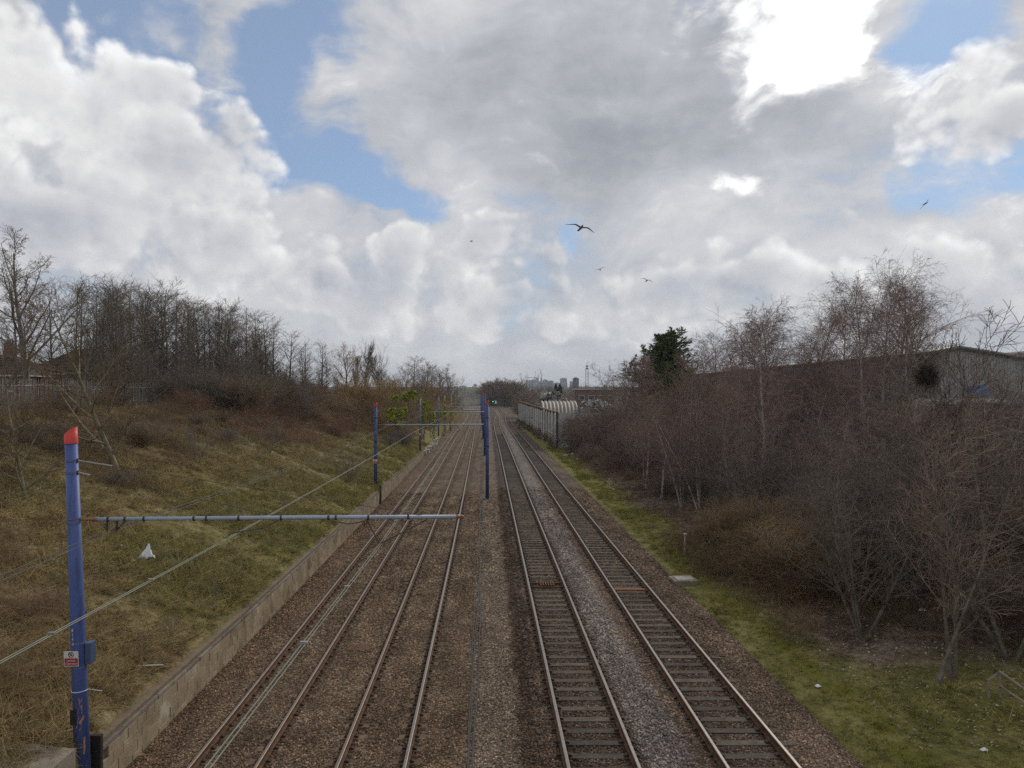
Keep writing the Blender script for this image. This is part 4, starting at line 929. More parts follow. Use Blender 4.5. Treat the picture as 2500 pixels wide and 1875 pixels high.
# ------------------------------------------------------------------ right side
def right_trees():
    T = [  # x of the foot, depth, top pixel, kind, tilt about Y (positive leans right), width, name, label
        (1556, 87, 868, BI[1], -.06, 1.15, "birch", 'white-trunked birch leaning left behind the brambles, nearest the grey panel wall'),
        (1576, 86, 858, BI[0], .05, 1.05, "birch", 'white-trunked birch crossing right of the one nearest the panel wall'),
        (1668, 52, 905, WH[0], -.10, 1.0, "birch", 'cluster of three thin pale birch stems rising at the edge of the grass'),
        (1752, 52, 940, WH[3], -.05, 1.0, "birch", 'single bent pale birch stem right of the three-stem cluster'),
        (1790, 50, 955, WH[1], -.06, 1.1, "birch", 'twin thin birch stems in the middle of the purple scrub'),
        (1480, 95, 880, SY[0], 0, .9, "bare_tree", 'bushy bare tree above the brown scrub right of the panel wall'),
        (1520, 110, 868, BI[2], 0, 1.4, "birch", 'wispy birch crown left of the dark evergreen'),
        (1735, 88, 828, SY[1], 0, .95, "bare_tree", 'rounded bare tree right of the dark evergreen'),
        (1800, 84, 850, SY[0], 0, .9, "bare_tree", 'rounded bare tree between the evergreen and the leaning birch'),
        (1868, 50, 732, BI[1], -.06, .95, "birch", 'birch with a drooping top left of the tallest birches'),
        (1900, 66, 770, BI[0], -.10, 1.1, "birch", 'birch with purple twigs leaning left in front of the warehouse roof'),
        (1950, 60, 780, BI[2], -.06, 1.2, "birch", 'birch with arching twigs just left of the tallest pale trunk'),
        (2118, 47, 638, BI[1], -.12, .80, "birch", 'tallest birch, long pale trunk slanting left before the warehouse'),
        (2000, 70, 790, BI[0], .04, 1.1, "birch", 'short bushy birch behind the tallest birch trunk'),
        (2150, 50, 622, BI[2], .01, .85, "birch", 'second tall birch with weeping crown right of the tallest trunk'),
        (2215, 56, 690, BI[0], .06, 1.05, "birch", 'dense weeping birch left of the round dark nest'),
        (2369, 24.5, 690, WH[5], -.14, 1.25, "bare_tree", 'thin bare tree carrying the round dark twig nest'),
        (2395, 25, 735, WH[4], -.05, 1.3, "bare_tree", 'twin-stemmed bare tree right of the nest before the warehouse gable'),
        (2430, 30, 815, WH[0], .06, 1.3, "bare_tree", 'three-stemmed bare tree before the right part of the warehouse gable'),
        (2288, 20.6, 1010, WH[5], -.22, 1.0, "birch", 'young brown stem slanting left from the near grass at the lower right'),
        (2328, 20.8, 985, WH[4], -.16, 1.0, "birch", 'pair of young brown stems just right of the slanting one at the lower right'),
        (2109, 24.4, 1120, WH[2], 0, 1.2, "bare_tree", 'fan of slim brown stems growing from one stump in the leaf litter'),
        (2470, 22, 1040, WH[2], -.12, 1.3, "bare_tree", 'grey many-stemmed tree at the lower right edge'),
        (1620, 60, 985, WH[0], .03, 1.2, "birch", 'thin birch stems left of the three-stem cluster'),
        (1690, 70, 930, WH[1], .05, 1.2, "birch", 'thin birch stems behind the three-stem cluster'),
        (1850, 46, 990, WH[1], -.1, 1.2, "birch", 'slanting thin stems in the purple scrub below the warehouse'),
        (1930, 44, 980, WH[0], -.08, 1.2, "birch", 'group of thin leaning stems right in the middle of the purple scrub'),
        (2020, 40, 960, WH[3], -.18, 1.1, "birch", 'long thin stem leaning left across the purple scrub'),
        (2080, 42, 950, WH[1], -.12, 1.2, "birch", 'pair of thin stems leaning left below the tallest birch'),
        (2200, 36, 900, WH[0], -.10, 1.2, "birch", 'thin stems leaning left below the warehouse corner'),
        (2300, 34, 880, WH[2], -.04, 1.3, "bare_tree", 'brownish bare tree below and right of the nest'),
        (2460, 38, 850, WH[2], .03, 1.4, "bare_tree", 'brownish bare tree at the right edge before the warehouse')]
    for x, Y, top, var, tl, w, nm, lab in T:
        X = pX(x, Y); plant(var, nm, X, Y, top, lab=lab, tilt=(0, tl), wide=w, cat='tree')
right_trees()
def crowd():
    rr = np.random.default_rng(15)
    ORD = ('first', 'second', 'third', 'fourth', 'fifth', 'sixth', 'seventh', 'last')
    for q, (x, top, Y) in enumerate(((1712, 850, 92), (1770, 800, 70), (1815, 770, 66), (1845, 745, 64), (1985, 700, 60), (2060, 690, 62), (2185, 640, 60), (2240, 700, 58))):
        plant(BI[int(x) % 3], "scrub_birch", pX(x, Y), Y, top, lab='tall scrub birch against the sky, %s from the left of eight' % ORD[q], group='tall birches over the scrub', tilt=(0, rr.normal(-.05, .05)), wide=1.15)
    for i in range(40):
        x = rr.uniform(1560, 2300); Y = rr.uniform(50, 78); X = pX(x, Y); top = np.interp(x, [1560, 1800, 2050, 2300], [930, 890, 860, 900]) + rr.uniform(-25, 60)
        v = (WH[0], WH[1], WH[3], BI[0], BI[2])[i % 5]
        plant(v, "scrub_birch", X, Y, top, lab='bare purple-twigged birch crowded in the scrub before the warehouse', group='birches crowded in the scrub', tilt=(0, rr.normal(-.03, .06)), wide=rr.uniform(1.0, 1.4))
    for i in range(26):
        Y = rr.uniform(25, 50); x = rr.uniform(max(1680, VX + (np.interp(Y, [25, 32, 50], [13.4, 12.6, 15.0])) * F / Y), 2520); X = pX(x, Y); top = rr.uniform(960, 1120)
        plant(WH[(0, 2, 1, 2)[i % 4]], "scrub_sapling", X, Y, top, lab='thin bare sapling standing in the tangle of the right bank', cat='sapling', group='saplings in the right bank tangle', tilt=(0, rr.normal(-.08, .08)), wide=rr.uniform(1.0, 1.5))
crowd()
def nest():
    X, Y, Z = px(2262, 918, 24.6); rng = np.random.default_rng(3); N = 900
    d = unit(rng.normal(size=(N, 3))); o = d * rng.uniform(.0, .27, (N, 1)); dd = unit(rng.normal(size=(N, 3)))
    P, R = grow(o, dd, rng.uniform(.2, .45, N), np.full(N, .006), np.full(N, .003), 4, .25, -.03, rng); V, Fq = tubes([(P, R)], 3)
    tag(obj("twig_nest", mesh_np("twig_nest", V, Fq, BARK['twig_dark']), loc=(X, Y, Z), scale=(1, 1, 1.1)), 'round dark ball of twigs high in a thin tree before the warehouse', 'nest')
nest()

# ------------------------------------------------------------------ evergreen
pm('evergreen', ((.032, .052, .018), (.08, .115, .032), (.15, .18, .055)), 1.6, .85, rand=.0, detail=6)
pm('ivy', ((.12, .15, .018), (.30, .33, .035), (.50, .50, .07)), 2.4, .6, detail=6)
pm('evergreen_leaf', ((.012, .018, .008), (.03, .042, .016)), 3, .5)
def leaves(P, D, L, Wd, rng):
    """one narrow folded blade per point"""
    N = len(P); D = unit(D); s = unit(np.cross(D, rng.normal(size=(N, 3)))) * (Wd / 2)[:, None]; m = P + D * (L * .5)[:, None]
    V = np.stack([P, m + s, P + D * L[:, None], m - s], 1).reshape(-1, 3); b = np.arange(N) * 4; return V, np.stack([b, b + 1, b + 2, b + 3], 1)
def evergreen():
    rng = np.random.default_rng(8); Y = 108; X = pX(1632, Y); z = gz(X, Y); H = pZ(818, Y) - z
    t = empty("evergreen_tree", (X, Y, z), 0, 'dark green evergreen tree standing above the bare scrub', 'tree'); t.scale = (1.25, 1.25, .97)
    P, R = grow(np.zeros((1, 3)), np.array([[0, 0, 1.]]), np.array([H]), np.array([.25]), np.array([.03]), 10, .02, .02, rng); 
    o, d, l, r = kids(P, R, np.array([H]), 110, .22, .99, 58, 10, .36, .74, rng, .25); B, BR = grow(o, d, l, r * .35, np.full(len(l), .012), 7, .06, .09, rng)
    V, Fq = tubes([(P, R)], 8); V2, F2 = tubes([(B, BR)], 4); obj("trunk", mesh_np("trunk", np.concatenate([V, V2]), [np.concatenate([Fq, F2 + len(V)])], BARK['bark_grey'], True), t)
    o, d, l, r = kids(B, BR, l, 16, .15, .99, 48, 14, .36, .45, rng); C, CR = grow(o, d, l, r * .6, np.full(len(l), .008), 5, .08, .05, rng)
    o, d, l, r = kids(C, CR, l, 22, .05, .99, 34, 14, .55, .3, rng); V, Fq = leaves(o, d, np.clip(l, .22, .5), np.clip(l * .3, .08, .15), rng)
    obj("crown", mesh_np("crown", V, Fq, MAT['evergreen']), t)
evergreen()
def ivy_clump(lab, x, y, Y, rx, rz, n):
    rng = np.random.default_rng(int(x)); X, _, Z = px(x, y, Y); lob = rng.normal(0, .5, (9, 3)) * np.array([rx, rx * .6, rz * 1.05]); ls = rng.uniform(.22, .5, 9)
    li = rng.integers(0, 9, n); u = lob[li] + unit(rng.normal(size=(n, 3))) * (ls[li] * rng.uniform(.5, 1.0, n))[:, None] * np.array([rx, rx * .8, rz])
    zb = gz(X, Y); V, Fq = leaves(u, unit(u) + rng.normal(0, .6, (n, 3)) - (0, 0, .3), rng.uniform(.14, .30, n), rng.uniform(.12, .22, n), rng)
    t = empty("ivy_clad_bush", (X, Y, zb), 0, lab, 'bush', 'ivy-clad bushes on the left bank'); o = obj("foliage", mesh_np("foliage", V, Fq, MAT['ivy']), t, loc=(0, 0, Z - zb))
    for q in range(5): MB().tube([(rng.normal(0, .3), rng.normal(0, .2), -.1), (rng.normal(0, .5), 0, (Z - zb) * .6), (rng.normal(0, rx * .5), 0, Z - zb + rz * .5)], [.06, .04, .015], 5).build("stem", t, BARK['bark_grey'])
ivy_clump('large yellow-green ivy-clad bush beside the tram line', 972, 1005, 100, 1.35, 1.5, 2600)
ivy_clump('yellow-green ivy patch high on the bank above the largest ivy-clad bush', 1002, 968, 112, 1.5, .9, 1300)
ivy_clump('yellow-green ivy climbing behind the faded mast past the wall end', 1032, 1000, 114, .8, 1.7, 1400)
ivy_clump('dark ivy-clad bush between the two faded masts', 1056, 1012, 124, 1.1, 1.6, 1500)
ivy_clump('small yellow-green ivy patch beside the second faded mast', 1082, 1002, 150, .9, 1.5, 900)
ivy_clump('farthest ivy patch by the tram track before the crossing', 1102, 1010, 172, .7, 1.3, 500)

# ------------------------------------------------------------------ thickets: bare scrub nobody could count
SH = {}
for key, kw in (('purple', dict(tw='twig_purple', bk='bark_grey')), ('brown', dict(tw='twig_brown', bk='bark_olive')), ('grey', dict(tw='twig_grey', bk='bark_grey')), ('straw', dict(tw='twig_straw', bk='bark_sallow')), ('red', dict(tw='twig_red', bk='twig_red'))):
    SH[key] = []
    for q in range(2):
        v = shrub(100 + len(SH) * 10 + q, H=3.5, **kw); SH[key].append((source("scrub_bush", v.one_mesh("scrub_bush", kw['bk'], kw['tw'])), v.H))
for key, tw in (('bramble', 'twig_red'), ('bramble_straw', 'twig_straw'), ('bramble_brown', 'twig_brown')):
    SH[key] = []
    for q in range(2):
        v = bramble(200 + len(SH) * 10 + q, tw=tw, bk=tw); SH[key].append((source("bramble_bush", v.one_mesh("bramble_bush", tw, tw)), v.H))
def thicket(name, lab, keys, pts, hs, wide=1.0):
    pts = np.asarray(pts, float); n = len(pts); rng = np.random.default_rng(n); src = [s for k in keys for s in SH[k]]; idx = rng.integers(0, len(src), n)
    hv = np.array([s[1] for s in src])[::-1]          # the join node lists its inputs last to first
    z = height(pts[:, 0], pts[:, 1]) - .08; k = np.asarray(hs) / hv[idx]; w = k * wide * rng.uniform(.85, 1.25, n)
    scatter(name, np.column_stack([pts, z]), np.column_stack([rng.normal(0, .06, (n, 2)), rng.uniform(0, 6.28, n)]), np.column_stack([w, w, k]), idx, [s[0] for s in src], lab)
def region(n, x0, x1, y0, y1, rng, f=None):
    out = []
    while len(out) < n:
        x, y = rng.uniform(x0, x1), rng.uniform(y0, y1)
        if f is None or f(x, y): out.append((x, y))
    return np.array(out)
def thickets():
    r = np.random.default_rng(77)
    # right of the line
    edge = lambda y: np.interp(y, [16, 22, 26, 32, 38, 50, 60, 75, 95, 112], [16.5, 14.5, 12.6, 11.2, 11.2, 13.4, 14.2, 13.2, 11.6, 11.0])
    inner = lambda x, y: x > edge(y) + 1.0
    p = region(70, 10.5, 30, 62, 112, r, inner); thicket("scrub_thicket", 'brown bare scrub right of the grey panel wall', ('brown', 'purple'), p, np.interp(p[:, 1], [62, 112], [4.2, 5.6]) * r.uniform(.8, 1.15, len(p)), 1.1)
    p = region(66, 12, 34, 34, 66, r, inner); thicket("purple_scrub_thicket", 'purple bare birch scrub filling the right side', ('purple', 'grey', 'grey'), p, np.interp(p[:, 0] / p[:, 1], [.25, .6, .75], [3.6, 3.0, 1.8]) * r.uniform(.6, 1.2, len(p)), 1.1)
    p = region(36, 11, 26, 22, 36, r, lambda x, y: x > edge(y) + .6); thicket("bramble_thicket", 'tangled brown brambles and scrub by the near right verge', ('brown', 'bramble_brown', 'grey'), p, np.clip(2.4 + .08 * (p[:, 0] - 12), 2.2, 3.2) * r.uniform(.75, 1.15, len(p)), 1.2)
    p = region(26, 15, 26, 14, 24, r, lambda x, y: x > edge(y) + 1.2); thicket("near_scrub_thicket", 'dark scrub at the lower right edge', ('purple', 'bramble_brown'), p, r.uniform(1.5, 2.6, len(p)), 1.2)
    p = region(12, 11.5, 16, 27, 40, r, inner); thicket("straw_scrub", 'straw coloured bushes among the darker scrub behind the white post', ('straw',), p, r.uniform(2.2, 3.4, 12), 1.2)
    p = region(34, 9.3, 13, 29, 40, r, lambda x, y: x > edge(y) - .9); thicket("bramble_patch", 'brown bramble bush hanging over the verge by the white post', ('bramble_brown', 'brown'), p, r.uniform(1.3, 2.3, len(p)), 1.3)
    p = region(40, 11, 16, 55, 100, r, lambda x, y: abs(x - edge(y)) < 1.6); thicket("low_scrub", 'low dead scrub along the back of the right-hand verge', ('bramble_brown', 'purple'), p, r.uniform(1.0, 2.2, len(p)), 1.3)
    p = np.column_stack([np.interp(np.linspace(112, 220, 46), [112, 223], [9.3, 8.2]) + r.normal(0, .25, 46), np.linspace(112, 220, 46) + r.normal(0, .8, 46)])[::2]; thicket("wall_foot_scrub", 'straggling scrub along the foot of the grey panel wall', ('brown', 'grey'), p, r.uniform(.6, 2.2, 23), .8)
    # left bank
    p = region(80, -30, -20.5, 46, 105, r, lambda x, y: x < -20.5 - 2 * sin(y * .2) and (y > 67 or x < -30.8)); thicket("grey_thicket", 'dense grey-brown thicket below the row of slim trees', ('grey', 'brown', 'grey'), p, r.uniform(2.0, 3.8, len(p)), 1.35)
    p = region(48, -29, -15, 33, 66, r, lambda x, y: x < -15.5 - 4 * sin(y * .35) ** 2); thicket("upper_bank_scrub", 'low grey-brown scrub on the upper left bank in front of the fence', ('brown', 'grey', 'bramble_brown', 'bramble'), p, r.uniform(.8, 1.7, len(p)), 1.6)
    p = region(120, -26, -12.5, 58, 125, r, lambda x, y: x < -14.5 - (95 - y) * .07); thicket("red_bramble_thicket", 'reddish brown brambles over the upper left bank', ('bramble', 'bramble', 'red'), p, r.uniform(1.0, 2.2, len(p)), 1.35)
    p = region(120, -25, -9.6, 92, 200, r, lambda x, y: x - float(tdx(y)) < -9.8 - (150 - y) * .03 * (y < 150)); thicket("olive_thicket", 'olive brown bank-top scrub below the willow and poplars', ('straw', 'brown', 'bramble_straw'), p, np.interp(p[:, 1], [92, 140, 200], [2.6, 3.8, 4.2]) * r.uniform(.7, 1.2, len(p)), 1.3)
    p = region(60, -24, -10, 190, 345, r); p[:, 0] += tdx(p[:, 1]); thicket("distant_scrub", 'brown scrub lining the far left of the tram line', ('straw', 'brown'), p, r.uniform(3, 6.5, len(p)), 1.5)
    p = region(46, -17.5, -8.6, 14.5, 24, r, lambda x, y: x < -8.8 - (y - 15) * .32 and (x < -9.9 or y > 17.2)); thicket("dead_stalk_tangle", 'tangle of dead stalks and brambles on the bank by the nearest mast', ('bramble_straw', 'bramble_brown', 'bramble'), p, r.uniform(.45, 1.05, len(p)), 1.8)
    p = np.array([(pX(975, 96), 96), (pX(985, 97), 97.5), (pX(962, 94), 94.5), (pX(950, 90), 90)]); thicket("dark_bush", 'dark bare bush beside the wall before the faded mast', ('grey', 'brown'), p, np.array([2.2, 2.4, 1.8, 1.5]), 1.2)
thickets()
def small_shrubs():
    v = shrub(311, H=2.2, tw='twig_brown', bk='bark_olive', stems=7, spread=24)
    for x, Y, H, lab in ((1938, 24.4, 1.7, 'small mossy shrub standing alone on the near right grass'), (1722, 33.5, 1.6, 'leafy-tipped shrub overhanging the verge beside the concrete cover')):
        t = plant(v, "shrub", pX(x, Y), Y, H=H, lab=lab, cat='shrub')
    rng = np.random.default_rng(4); n = 160; X, Y, Z = px(1735, 1385, 33.5)
    P = rng.normal(0, 1, (n, 3)) * (.30, .3, .45); V, Fq = leaves(P, rng.normal(0, .4, (n, 3)) - (0, 0, 1), rng.uniform(.10, .18, n), rng.uniform(.03, .05, n), rng)
    obj("leaves", mesh_np("leaves", V, Fq, MAT['evergreen_leaf']), t, loc=((X - t.location.x) / t.scale[0], (Y - t.location.y) / t.scale[1], (Z - t.location.z) / t.scale[2]), scale=1 / t.scale[0]).rotation_euler = (0, 0, -t.rotation_euler[2])
small_shrubs()

# ------------------------------------------------------------------ grass, straw and fallen leaves
def grass():
    rng = np.random.default_rng(9); src = []
    for q in range(4):
        N = 16; a = rng.uniform(0, 6.28, N); o = np.stack([np.cos(a), np.sin(a), a * 0], 1) * rng.uniform(0, .09, (N, 1)); tl = rng.uniform(.25, 1.2, N)
        d = np.stack([np.cos(a) * tl + .5, np.sin(a) * tl, np.ones(N)], 1); P, R = grow(o, d, rng.uniform(.16, .36, N), np.full(N, .007), np.full(N, .0015), 4, .08, -.28, rng)
        s = unit(np.cross(P[:, 1] - P[:, 0], rng.normal(size=(N, 3)))); V = np.stack([P - R[..., None] * s[:, None], P + R[..., None] * s[:, None]], 2).reshape(-1, 3)
        b, i = np.meshgrid(np.arange(N), np.arange(3), indexing='ij'); k = (b * 4 + i).ravel() * 2; src.append(source("grass_tuft", mesh_np("grass_tuft", V, np.stack([k, k + 1, k + 3, k + 2], 1), MAT['grass_blades'])))
    P = []; S = []; Z = []
    for x0, x1, y0, y1, n, sc in ((-20, -8.25, 14, 30, 15000, 1.0), (-26, -8.25, 30, 60, 22000, 1.15), (-26, -8.3, 60, 110, 12000, 1.6), (7.9, 17, 15, 34, 9000, .55), (8.3, 15, 34, 75, 9000, .75), (8.6, 13, 75, 115, 2500, 1.0)):
        x = rng.uniform(x0, x1, n); y = rng.uniform(y0, y1, n); P.append(np.stack([x, y], 1)); S.append(sc * rng.uniform(.55, 1.35, n))
    m = 1100; P.append(np.stack([rng.uniform(-24, -8.4, m), rng.uniform(14.5, 75, m)], 1)); S.append(rng.uniform(1.2, 1.9, m)); m = 260; P.append(np.stack([rng.uniform(8.2, 15, m), rng.uniform(15, 60, m)], 1)); S.append(rng.uniform(1.0, 1.8, m))
    P = np.concatenate(P); S = np.concatenate(S); clump = bumps(P[:, 0] * 2.2, P[:, 1] * 2.2, 12, 1.0); keep = clump + rng.normal(0, .5, len(P)) > -.45; P, S = P[keep], S[keep] * np.clip(1 + clump[keep] * .25, .6, 1.5)
    left = P[:, 0] < 0; n = len(P); ang = np.where(left, rng.normal(0, .7, n), rng.uniform(0, 6.28, n))
    scatter("grass", np.column_stack([P, height(P[:, 0], P[:, 1]) - .01]), np.column_stack([rng.normal(0, .12, n), np.where(left, .2, 0), ang]), S, rng.integers(0, 4, n), src, 'matted dead and green grass on the banks and verge')
    # dry stalks lying on the near bank
    N = 7000; x = rng.uniform(-19, -8.4, N); y = 14.5 + 34 * rng.random(N) ** 1.9; o = np.column_stack([x, y, height(x, y) + .02]); d = np.column_stack([rng.normal(0, 1, (N, 2)), rng.uniform(.0, .5, N)])
    Q, R = grow(o, d, rng.uniform(.4, 1.3, N), np.full(N, .0055), np.full(N, .003), 6, .18, -.06, rng, .06); Q[:, :, 2] = np.maximum(Q[:, :, 2], height(Q[:, :, 0], Q[:, :, 1]) + .015); V, Fq = tubes([(Q, R)], 3)
    tag(obj("dry_stalks", mesh_np("dry_stalks", V, Fq, BARK['twig_straw'])), 'pale dry stalks strewn over the near left bank', kind='stuff')
    # fallen leaves
    lf = [source("fallen_leaf", mesh_np("fallen_leaf", np.array([(-1, 0, 0), (0, -.6, .25), (1.1, 0, .05), (0, .6, .3)]), np.array([(0, 1, 2, 3)]), pm('leaf_%d' % q, (c, tuple(v * 1.5 for v in c)), 8, .8))) for q, c in enumerate(((.16, .105, .07), (.24, .18, .125), (.32, .27, .21)))]
    N = 5200; x = np.concatenate([rng.uniform(9.5, 18, 3600), rng.uniform(-20, -8.4, N - 3600)]); y = np.concatenate([rng.uniform(17, 34, 3600), rng.uniform(15, 55, N - 3600)])
    scatter("fallen_leaves", np.column_stack([x, y, height(x, y) + .03]), np.column_stack([rng.normal(0, .4, (N, 2)), rng.uniform(0, 6.28, N)]), rng.uniform(.025, .055, N), rng.integers(0, 3, N), lf, 'pale fallen leaves under the bare trees and on the bank')
grass()

# ================================================================== scrapyard wall, scrap heap and ribbed shed
pm('panel_grey', ((.34, .335, .325), (.46, .455, .44), (.54, .535, .52)), .9, .85, .3, 12, rand=.2, detail=7)
pm('scrap_mix', ((.03, .03, .03), (.14, .13, .12), (.36, .35, .34), (.10, .06, .04)), 2.4, .6, rand=.5, detail=7)
pm('scrap_white', ((.50, .50, .48), (.68, .68, .66)), 2, .6)
pm('scrap_rust', ((.12, .055, .025), (.24, .12, .055)), 3, .85)
pm('shed_rib', ((.33, .30, .25), (.46, .42, .36)), 1.5, .6)
pm('shed_skin', ((.17, .155, .13), (.25, .23, .195)), 1.5, .7)
pm('cladding', ((.28, .285, .265), (.37, .375, .35)), .5, .6, .0, rand=.10, spec=.4)
pm('cladding_dark', ((.13, .135, .13), (.18, .185, .175)), .5, .6, rand=.10)
pm('roof_sheet', ((.38, .37, .33), (.48, .47, .42)), .6, .6)
pm('door_dark', ((.035, .037, .038), (.055, .058, .06)), 1, .6)
pm('tarp_blue', ((.04, .12, .30), (.06, .17, .38)), 3, .5)
pm('van_white', ((.60, .60, .59), (.70, .70, .69)), 2, .35, spec=.5)
pm('tyre', ((.012, .012, .012), (.03, .03, .03)), 6, .9)
def yard():
    A, B = np.array((9.9, 112.0)), np.array((8.7, 223.0)); n = 22; t = empty("panel_wall", (9.9, 112, .3), 0, 'tall grey panel wall of the scrapyard with dark upright posts', 'wall')
    d = (B - A) / n; ang = math.atan2(d[1], d[0]) - pi / 2; L = np.linalg.norm(d)
    pme = MB().box((0, 0, 0), (.10, L - .16, 2.36)).mesh("panel", MAT['panel_grey']); pst = MB().box((0, 0, 0), (.24, .16, 5.5)).mesh("post", MAT['steel_dark'])
    for i in range(n + 1):
        p = A + d * i; z = np.interp(p[1], [112, 223], [2.6, 3.15]); obj("post", pst, t, loc=(p[0] - 9.9, p[1] - 112, z - .3), rot=(0, 0, ang))
        if i < n:
            m = p + d / 2
            for q, zz in enumerate((-1.3, 1.12)): obj("panel", pme, t, loc=(m[0] - 9.9, m[1] - 112, z + zz - .3 + RNG.normal(0, .02)), rot=(RNG.normal(0, .01), RNG.normal(0, .012), ang))
    o = MB().box((0, 0, 0), (.3, 111, .16)).build("top_rail", t, MAT['scrap_rust']); m = (A + B) / 2; o.location = (m[0] - 9.9, m[1] - 112, 5.3); o.rotation_euler = (radians(.28), 0, math.atan2(B[1] - A[1], B[0] - A[0]) - pi / 2)
    MB().box((5, .2, 2.5), (10, .10, 4.9)).build("end_panel", t, MAT['panel_grey'])
    # ribbed barrel shed rising over the wall
    X0, X1, Y = pX(1322, 150), pX(1402, 150), 150.; s = empty("ribbed_shed", (X0, Y, 1), 0, 'pale barrel-vaulted shed with raised curved ribs behind the panel wall', 'shed'); R = 7.2
    an = np.linspace(0, pi, 15); prof = [(-cos(a) * R, sin(a) * R * .76) for a in an]
    b = MB(); b.prism(prof, 0, 0, X1 - X0); b.build("vault", s, MAT['shed_skin'])
    for x in np.linspace(0.05, X1 - X0, 10):
        q = np.array([(x, -cos(a) * (R + .08), sin(a) * (R + .08) * .76) for a in an]); bb = MB(); bb.tube(q, .17, 6); bb.build("rib", s, MAT['shed_rib'])
    # heap of scrap behind it
    rng = np.random.default_rng(6); hx, hy = pX(1352, 172), 172.
    def heap(cx, cy, w, h, n, mats, lab, zb=1.0, nm="scrap_heap"):
        t = empty(nm, (cx, cy, zb), 0, lab, 'scrap heap'); bm = {m: MB() for m in mats}
        for _ in range(n):
            u = rng.normal(0, .42, 2); r = np.hypot(*u); z = h * max(0, 1 - r * r * .9) * rng.uniform(.75, 1.03); Q, _r = np.linalg.qr(rng.normal(size=(3, 3)))
            bm[mats[rng.integers(0, len(mats)) if rng.random() < .5 else 0]].box((u[0] * w, u[1] * w * .6, z), tuple(rng.uniform(.25, 1.5, 3) * (1, .5, .6)), R=Q)
        for m, b in bm.items():
            if b.V: o = b.build("scrap_pieces", t, MAT[m]); o['kind'] = 'stuff'
        # core
        k = 14; V = [(cos(a) * w * rr, sin(a) * w * .6 * rr, h * zz) for rr, zz in ((1.0, -.05), (.6, .55), (.2, .86)) for a in np.arange(k) * 2 * pi / k]; b = MB()
        b.add(V, [(q * k + j, q * k + (j + 1) % k, (q + 1) * k + (j + 1) % k, (q + 1) * k + j) for q in range(2) for j in range(k)] + [tuple(2 * k + j for j in range(k))]); b.build("heap_core", t, MAT['scrap_mix'])
    heap(hx, hy, 5.2, 7.2, 900, ('scrap_mix', 'scrap_white', 'door_dark', 'scrap_rust'), 'tall mixed scrap metal heap behind the ribbed shed')
    heap(pX(1325, 165) + 4.2, 165, 2.6, 5.6, 420, ('scrap_rust', 'scrap_mix', 'orange_rust'), 'lower rusty scrap heap between the panel wall and the ribbed shed')
    heap(pX(1452, 135), 135, 6.0, 5.6, 420, ('scrap_mix', 'scrap_white'), 'pale scrap heap seen through the twigs right of the ribbed shed')
yard()
def corrugated(name, w, h, mat, n=5):
    """trapezoidal sheet w wide, h high, its face towards -Y"""
    xs = []; 
    for i in range(n):
        a = w / n * i; s = w / n; xs += [(a, 0), (a + s * .5, 0), (a + s * .62, -.05), (a + s * .88, -.05)]
    xs.append((w, 0)); V = [(x, y, z) for z in (0, h) for x, y in xs]; k = len(xs); return mesh_np(name, np.array(V), np.array([(i, i + 1, k + i + 1, k + i) for i in range(k - 1)]), mat)
